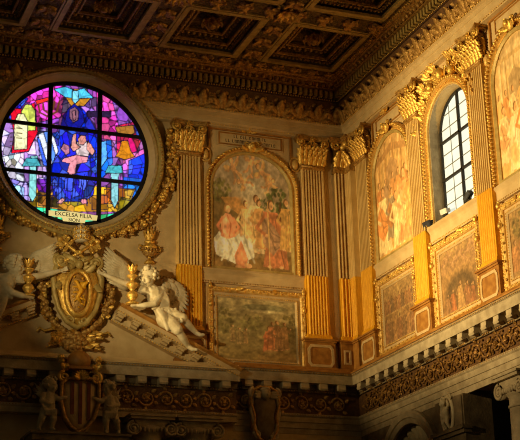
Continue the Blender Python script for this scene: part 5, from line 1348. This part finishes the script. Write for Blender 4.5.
# ------------------------------------------------------------------ columns, niche and relief under the cornice
def column(label, wall, u, off, top, r, group):
    t = thing('ionic_column', label, 'column', wall, u, off, 0, group)
    MB().lathe([(r*1.3, 0), (r*1.3, .18), (r*1.15, .26), (r*1.2, .36), (r*1.02, .42), (r, .5), (r, top*.45), (r*.88, top-.86)], n=24).build('shaft', 'stone', t)
    c = MB(); c.lathe([(r*.9, top-.86), (r*.96, top-.84), (r*.96, top-.8), (r*.88, top-.78), (r*.88, top-.6), (r*.95, top-.56), (r*1.12, top-.44), (r*1.15, top-.36), (r*.9, top-.28)], n=24)
    c.box(-r*1.12, r*1.12, -r*.9, r*.95, top-.36, top-.14); cp = c.build('capital', 'stone', t)
    v = MB()
    for s_ in (-1, 1):
        v.tube([(s_*r*1.2, r*.9, top-.4), (s_*r*1.2, 0, top-.4), (s_*r*1.2, -r*.95, top-.4)], [.2, .15, .2], 14)
        v.spiral((s_*r*1.2, top-.4), .2, .03, 2, PI/2, .045, r*.97, -s_, 7, 26); v.ball((s_*r*1.2, -r*.98, top-.4), .06)
    for k_ in range(7): v.ball(((k_-3)*r*.27, -r*1.02, top-.42), (.05, .06, .08), nu=7, nv=5)
    v.build('volutes', 'stone', cp)
    b = MB(); b.box(-r*1.4, r*1.4, -r*1.15, r*1.2, top-.14, top-.06); b.box(-r*1.5, r*1.5, -r*1.25, r*1.3, top-.06, top); b.build('abacus', 'stone', cp); return t
column('pale ionic column at the lower right edge, in front of the dark aisle', RIGHT, 8.95, -.15, 9.1, .4, 'ionic columns under the lower cornice')
column('dim ionic column below the dark cornice, left of the pair by the coat of arms', BACK, -6.95, .42, 9.29, .46, 'ionic columns under the lower cornice')
column('dim ionic column below the dark cornice, the one nearer the cartouche', BACK, -5.55, .42, 9.29, .46, 'ionic columns under the lower cornice')
b = MB(); b.sweep(arc(AU, AZ, AR, AR, 0, PI, 32), [(.0, 0), (.02, .1), (-.12, .14), (-.14, .18), (-.28, .2), (-.34, .16), (-.34, 0)]); struct('trim_13', b, 'stone', RIGHT, 'moulded stone arch over the shell niche at the bottom of the side wall', 'arch')
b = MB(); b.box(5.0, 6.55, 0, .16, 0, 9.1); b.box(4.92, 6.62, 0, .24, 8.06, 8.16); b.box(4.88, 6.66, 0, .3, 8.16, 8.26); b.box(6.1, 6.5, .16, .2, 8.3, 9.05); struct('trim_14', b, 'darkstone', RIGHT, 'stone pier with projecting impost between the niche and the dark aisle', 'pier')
t = thing('shell_relief', 'pale fluted stone shell inside the arched niche at the bottom', 'relief', RIGHT, AU, -.66, 7.5)
b = MB()
for i in range(15):
    a = PI*(i+.5)/15; d = Vector((math.cos(a), -.25, math.sin(a))); b.tube([(0, 0, 0), d*.7, d*1.36], [.02, .08, .13], 7); b.ball(d*1.36, .135, nu=7, nv=5)
b.build('shell', 'marble', t)
t = thing('cherub_relief', 'small pale cherub relief on the stone pier beside the arched niche', 'relief', RIGHT, 5.72, .16, 8.3)
mb = MB(); 
def p(x, y, z): return (x, -y, z)
limb(mb, [p(0, .06, .3), p(.02, .1, .42), p(0, .08, .52)], [.1, .1, .09]); head(mb, p(0, .14, .68), .22, (-.3, -1, -.1)); limb(mb, [p(-.08, .08, .52), p(-.18, .12, .4), p(-.08, .16, .34)], [.05, .045, .03]); hand(mb, p(-.08, .16, .34), (1, 0, 0), (0, -1, 0), .09)
limb(mb, [p(.08, .08, .52), p(.2, .1, .6), p(.18, .12, .72)], [.05, .045, .03]); hand(mb, p(.18, .12, .72), (0, 0, 1), (0, -1, 0), .09); limb(mb, [p(-.05, .08, .28), p(-.08, .14, .14), p(-.05, .06, .02)], [.07, .055, .035]); limb(mb, [p(.05, .08, .28), p(.1, .12, .14), p(.1, .05, .0)], [.07, .055, .035])
body(mb, 'body', 'marble', t, .014, 3)
b = MB(); b.sweep([(.26*math.cos(2*PI*i/28), .38+.44*math.sin(2*PI*i/28)) for i in range(28)], [(.0, 0), (0, .06), (-.05, .08), (-.09, .03), (-.09, 0)], closed=True, smooth=True); b.spiral((-.2, .8), .09, .02, 1.4, 0, .03, .05, 1, 6, 14); b.spiral((.2, .8), .09, .02, 1.4, PI, .03, .05, -1, 6, 14)
b.build('oval_border', 'marble', t)

# ------------------------------------------------------------------ light, ambient fill, camera
def spot(name, loc, tgt, power, size, blend, col, rad=.12):
    l = bpy.data.lights.new(name, 'SPOT'); l.energy = power; l.spot_size = math.radians(size); l.spot_blend = blend; l.color = col; l.shadow_soft_size = rad
    o = bpy.data.objects.new(name, l); COL.objects.link(o); o.location = loc
    o.rotation_euler = (Vector(tgt)-Vector(loc)).to_track_quat('-Z', 'Y').to_euler(); return o
def W(wall, u, off, z): return (XC+u, YC-off, z) if wall == BACK else (XC-off, YC-u, z)
WARM = (1., .73, .34)
spot('unseen_nave_spot', W(RIGHT, 8.6, 16.5, 11.7), W(RIGHT, 8.2, 0, 14.7), 16000, 46, .8, WARM)
spot('unseen_nave_spot', W(RIGHT, 4.2, 16.5, 11.7), W(RIGHT, 3.4, 0, 14.4), 8000, 42, .8, WARM)
spot('unseen_nave_spot', W(RIGHT, 12.0, 16.5, 11.5), W(BACK, -6.0, 0, 14.6), 4200, 36, .8, (1., .8, .44))
spot('unseen_nave_spot', W(RIGHT, 10.5, 16.0, 11.6), W(RIGHT, 9.5, 0, 9.4), 3000, 34, 1., (1., .72, .36))  # weak lamp added to brighten the lower part of the right wall
wd = bpy.data.worlds.new('World'); sc.world = wd; wd.use_nodes = True
wd.node_tree.nodes['Background'].inputs[0].default_value = (1., .74, .36, 1); wd.node_tree.nodes['Background'].inputs[1].default_value = .04  # dim warm fill added to lift the ceiling and dark lower walls
cam = bpy.data.cameras.new('camera'); co = bpy.data.objects.new('camera', cam); COL.objects.link(co)
cam.sensor_width = 36; cam.lens = 1381.5*36/520; cam.clip_end = 300
yaw, pit, rol = 0.383923, 0.333745, -0.027739
fwd = Vector((math.sin(yaw)*math.cos(pit), math.cos(yaw)*math.cos(pit), math.sin(pit))); rg = Vector((math.cos(yaw), -math.sin(yaw), 0)); up = rg.cross(fwd)
r2 = rg*math.cos(rol)+up*math.sin(rol); u2 = -rg*math.sin(rol)+up*math.cos(rol)
Rm = Matrix((r2, u2, -fwd)).transposed().to_4x4(); Rm.translation = (0, 0, 1.6); co.matrix_world = Rm
sc.camera = co
sc.cycles.filter_width = 1.1
vs = sc.view_settings; vs.view_transform = 'Standard'; vs.look = 'None'; vs.gamma = 1; vs.use_curve_mapping = False; vs.exposure = 0
